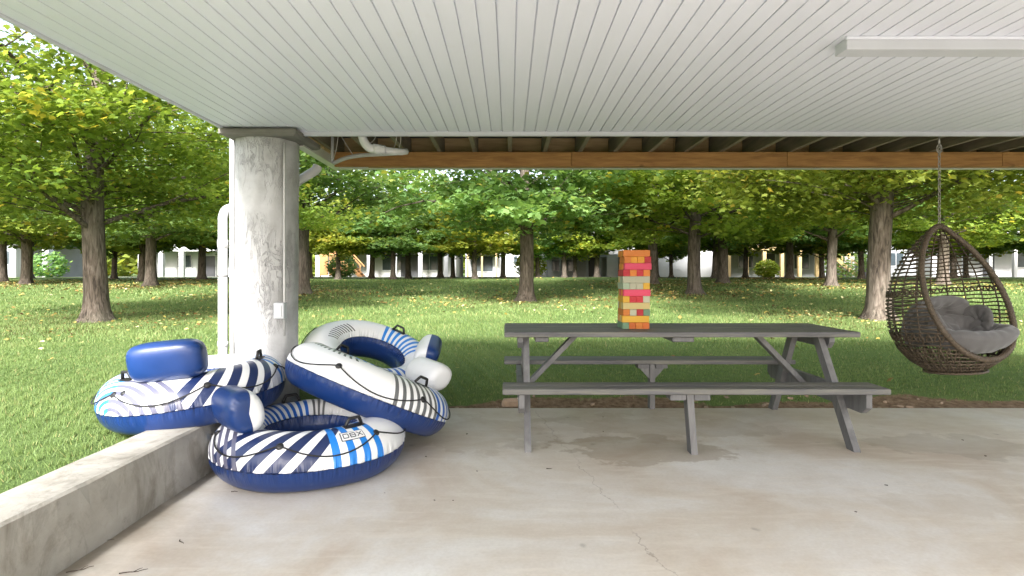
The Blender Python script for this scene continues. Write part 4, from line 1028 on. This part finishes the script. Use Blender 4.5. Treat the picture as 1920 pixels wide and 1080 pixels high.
window(e, -40.5, 46, z0+1, 1.6, 1.2)
e, z0 = house('house', 'white house with brown brick band behind the slim maples', -35, -26, 56, 4.6, 'hwhite')
porch(e, -34.5, -26.5, 56, z0, 2.7, 2.5, 5, 'hwhite', 0.4)
door(e, -29, 56, z0); window(e, -31.5, 56, z0+0.9, 1.5, 1.3)
e, z0 = house('house', 'pale two-storey house with orange cedar stairs and white posts', -17.5, -4.8, 52, 5.4, 'hpale')
porch(e, -16.5, -5.2, 52, z0, 2.6, 3.0, 6, 'hwhite', 0.34)
stairs(e, -14.6, -12.2, 48.6, z0+2.6, z0, 1.1, 'horange')
for xx in (-15.2, -14.4, -13.5): MB().box(xx-0.35, xx+0.35, 47.2, 47.3, z0+0.2, z0+2.4).build('cedar_panel', M['horange'], e)
for xx in (-10.6, -7.2): window(e, xx, 52, z0+0.6, 1.8, 1.6)
door(e, -9, 52, z0, 1.6)
for xx in (-14, -10.5, -7): window(e, xx, 52, z0+3.3, 1.6, 1.3)
e, z0 = house('house', 'small white house with brown deck rail behind the forked maple', -4.2, 2.2, 55, 4.8, 'hwhite')
porch(e, -4.0, -1.0, 55, z0, 2.7, 2.4, 3, 'htan', 0.16); window(e, 0.8, 55, z0+1.2, 0.9, 0.9); window(e, -2.6, 55, z0+0.5, 2.2, 1.6)
e, z0 = house('house', 'long white house with thin posts and dark stairs left of the block tower', 2.6, 11.4, 50, 5.2, 'hpale')
porch(e, 2.9, 11.0, 50, z0, 1.95, 2.6, 8, 'hgrey', 0.12); door(e, 7.4, 50, z0, 1.1, 1.7); window(e, 4.6, 50, z0+0.5, 2.0, 1.1)
MB().box(8.0, 8.9, 47.2, 47.38, z0-0.2, z0+1.9).build('white_panel', M['hwhite'], e)
stairs(e, 9.2, 11.6, 46.9, z0, z0+1.95, 0.9, 'hgrey')
e, z0 = house('house', 'blank white house wall right of the block tower', 12.6, 18.2, 49, 5.0, 'hwhite'); window(e, 17.0, 49, z0+3.0, 1.2, 1.0)
e, z0 = house('house', 'grey house with a tan timber porch and outside stairs', 18.8, 28.0, 50, 5.4, 'hgrey')
porch(e, 17.6, 26.6, 50, z0, 2.5, 3.4, 7, 'htan', 0.26); stairs(e, 24.4, 27.4, 46.2, z0+2.5, z0, 1.1, 'htan')
door(e, 22.5, 50, z0, 1.0); window(e, 20.5, 50, z0+0.8, 1.4, 1.2); window(e, 25.3, 50, z0+0.7, 1.4, 1.4)
e, z0 = house('house', 'grey-blue house with white framed dark door and lit porch lamp', 27.6, 33.5, 47.5, 3.1, 'hgrey')
door(e, 28.9, 47.5, z0, 1.0, 2.2); window(e, 31.8, 47.5, z0+0.9, 1.4, 1.2)
lm = NT('porch_lamp_glow'); lm.b.inputs['Emission Color'].default_value = (1.0, 0.45, 0.12, 1); lm.b.inputs['Emission Strength'].default_value = 6
MB().tube([(27.95, 47.40, z0+1.75), (27.95, 47.40, z0+1.95)], 0.10, 8).build('porch_lamp', lm.fin((0.9, 0.6, 0.3)), e)
e, z0 = house('house', 'pale house glimpsed through the wicker of the egg chair', 34.5, 48.0, 47, 4.6, 'hwhite')
porch(e, 35, 47, 47, z0, 2.5, 2.6, 7, 'hpale', 0.25); door(e, 39, 47, z0); window(e, 42, 47, z0+0.8, 1.6, 1.3)
# pale lane in front of the houses
tag(MB().box(-60, 60, 45.0, 46.6, 0.70, 0.898).build('gravel_lane', M['lane']), kind='structure')
# shrubs by the houses
def shrub(x, y, r_, seed, label, mat):
    s = np.random.default_rng(seed); n = 900; g = unit(s.normal(0, 1, (n, 3)))*np.cbrt(s.uniform(0.3, 1, (n, 1)))
    z0 = float(tz(x, y)); e = empty('shrub', (x, y, z0)); tag(e, label, 'shrub')
    p = np.array([x, y, z0+r_*0.7]) + g*np.array([r_, r_, r_*0.8])*s.uniform(0.8, 1.1, (n, 1))
    o = link('foliage', leaf_mesh('foliage', p, s.uniform(0.16, 0.3, n), np.clip(s.normal(0.45, 0.2, n), 0, 1), LEAF_F, 0.3, s), mat, e)
    MB().tube([(x, y, z0-0.05), (x+0.02, y, z0+r_*0.8)], [0.05, 0.02], 6).build('stem', M['bark'], e)
shrub(-12.9, 44.3, 1.2, 1, 'round dark shrub beside the orange cedar stairs', LG); shrub(-16.4, 43.8, 1.4, 2, 'wide shrub at the end of the pale two-storey house', LY)
shrub(20.1, 45.0, 0.9, 3, 'small light green shrub at the foot of the tan porch', LYY); shrub(26.2, 44.6, 1.9, 4, 'tall dark evergreen shrub beside the grey-blue house', LG)
shrub(1.6, 44.4, 1.3, 5, 'light green shrub at the corner of the small white house', LYY); shrub(-34.4, 43.0, 1.3, 6, 'dark shrub beside the grey carport', LG)
# ------------------------------------------------------------------ grass, fallen leaves, stones, twigs
def scatter(x0, x1, y0, y1, n, fov=True):
    x = rng.uniform(x0, x1, n); y = rng.uniform(y0, y1, n)
    ok = np.abs(x) < y*1.45+2.5
    ok &= ~((x > -2.078) & (x < 8.1) & (y < 5.12)) & ~((x > -1.95) & (x < 8.1) & (y < 5.13))
    ok &= ~((np.hypot(x-CX, y-CY) < 0.25))
    s = soil_amt(x, y); ok &= rng.uniform(0, 1, n) > s*1.1
    return x[ok], y[ok]
bl_v = []; bl_t = []
for (x0, x1, y0, y1, dens, hh, ww) in ((-9.5, -2.08, 1.2, 6.0, 4800, 0.033, 0.0050), (-11, 10, 5.13, 8.2, 3200, 0.033, 0.0064), (-17, 16, 8.2, 13, 900, 0.055, 0.012), (-26, 24, 13, 20, 300, 0.06, 0.022), (-34, 34, 20, 33, 90, 0.07, 0.042)):
    x, y = scatter(x0, x1, y0, y1, int(dens*(x1-x0)*(y1-y0)))
    # tufts: pull blades towards clump centres
    x = x+0.02*np.sin(x*37+y*11); y = y+0.02*np.sin(y*41-x*13)
    n = len(x); z = tz(x, y); a = rng.uniform(0, 6.283, n); la = rng.uniform(0, 6.283, n)
    patch = 0.5+0.5*np.sin(x*1.9+1.2*np.sin(y*1.4))*np.sin(y*2.3+np.sin(x*1.1))
    h = hh*rng.uniform(0.45, 1.25, n)*(0.75+0.5*patch); ln = h*rng.uniform(0.1, 0.9, n); w_ = ww*rng.uniform(0.6, 1.3, n)
    b0 = np.stack([x-np.cos(a)*w_/2, y-np.sin(a)*w_/2, z-0.006], -1); b1 = np.stack([x+np.cos(a)*w_/2, y+np.sin(a)*w_/2, z-0.006], -1)
    tp_ = np.stack([x+np.cos(la)*ln, y+np.sin(la)*ln, z+h], -1)
    bl_v.append(np.stack([b0, b1, tp_], 1).reshape(-1, 3)); tn = 0.30+0.38*patch+rng.normal(0, 0.16, n); tn = np.clip(tn, 0, 0.9); dry = rng.uniform(0, 1, n) > 0.955; tn[dry] = 1.0
    bl_t.append(tn)
gm = np_mesh('lawn_grass', np.concatenate(bl_v), 3, np.concatenate(bl_t))
tag(link('lawn_grass', gm, M['grass']), 'short green lawn grass around the patio', 'grass', kind='stuff')
x, y = scatter(-26, 26, 5.6, 40, 60000)
li = litter_amt(x, y); ok = rng.uniform(0, 1, len(x)) < (0.02+0.9*li**1.5)*np.clip(y/14, 0.25, 1)*(0.25+1.2*np.clip(np.sin(x*1.1+2*np.sin(y*0.7))*np.sin(y*0.9+x*0.3)+0.4, 0, 1)); x = x[ok]; y = y[ok]; n = len(x)
pos_ = np.stack([x, y, tz(x, y)+0.035+rng.uniform(0, 0.02, n)], -1)
fm = leaf_mesh('fallen_leaves', pos_, rng.uniform(0.05, 0.10, n)*np.clip(y/14, 0.8, 1.5), np.clip(rng.normal(0.52, 0.28, n), 0, 1), LEAF_M, 0.0, rng)
tag(link('fallen_leaves', fm, M['fallen']), 'scattered yellow and brown fallen leaves on the lawn', 'leaves', kind='stuff')
def stone(x, y, sx_, sy_, sz_, rot, label):
    t = MB().box(-sx_/2, sx_/2, -sy_/2, sy_/2, -sz_*0.35, sz_*0.65, min(sx_, sy_, sz_)*0.28)
    t.v = [(a_*(1+rnd.uniform(-.08, .08)), b_*(1+rnd.uniform(-.08, .08)), c_*(1+rnd.uniform(-.08, .08))) for a_, b_, c_ in t.v]
    o = t.build('stone', M['stone']); o.location = (x, y, max(float(tz(x, y)), -0.03)); o.rotation_euler = (0, 0, R(rot)); tag(o, label, 'stone', 'stones in the soil strip')
stone(0.03, 5.28, 0.20, 0.10, 0.09, 4, 'long brown stone in the soil strip behind the left table leg')
for k_ in range(26):
    stone(rnd.uniform(-0.8, 5.5), rnd.uniform(5.17, 5.5), rnd.uniform(0.02, 0.06), rnd.uniform(0.02, 0.04), rnd.uniform(0.015, 0.03), rnd.uniform(0, 180), 'small pebble lying in the soil strip along the patio edge')
def twig(u, v, L, rot, seed, label):
    r = random.Random(seed); D = 1.2*1081/(v-512); x = (u-955)/1081*D
    pts = [Vector((L*(i/6-0.5), 0.05*L*math.sin(i*1.3+seed)+r.uniform(-.03, .03)*L, 0.004+0.002*r.random())) for i in range(7)]
    m_ = MB().tube(pts, [0.0024*(1-0.1*i) for i in range(7)], 5)
    if L > 0.08: m_.tube([pts[3], pts[3]+Vector((0.18*L, 0.12*L, 0.003)), pts[3]+Vector((0.28*L, 0.2*L, 0.002))], [0.0016, 0.0012, 0.0008], 5)
    o = m_.build('twig', M['twig'], smooth=True); o.location = (x, D, 0.0); o.rotation_euler = (0, 0, R(rot)); tag(o, label, 'twig', 'dry twigs on the patio')
for i, (u, v, L, rot) in enumerate([(250, 1074, 0.10, 20), (150, 1070, 0.09, 35), (340, 1018, 0.05, -40), (378, 893, 0.06, 40), (440, 923, 0.035, 0), (515, 920, 0.045, -30), (270, 950, 0.12, 48), (215, 985, 0.10, 44), (178, 1022, 0.14, 43), (1030, 880, 0.035, -8), (705, 762, 0.03, 5)]):
    twig(u, v, L, rot, i, ['dry dark twig lying on the open patio concrete', 'dry twig caught along the foot of the low wall'][1 if i in (1, 6, 7, 8) else 0])
for i in range(14):
    x = rnd.uniform(-1.4, 3.6); y = rnd.uniform(2.3, 4.9); s_ = rnd.uniform(0.004, 0.011)
    v = [(x+s_*rnd.uniform(.6, 1)*math.cos(a_), y+s_*rnd.uniform(.4, 1)*math.sin(a_), 0.003+0.004*rnd.random()) for a_ in np.linspace(0, 5.6, 7)]
    o = MB().prism(v, (0, 0, -0.002), (0, 0, 0)).build('leaf_scrap', M['twig']); tag(o, 'tiny brown leaf scrap on the patio floor', 'leaf', 'leaf scraps on the patio floor')
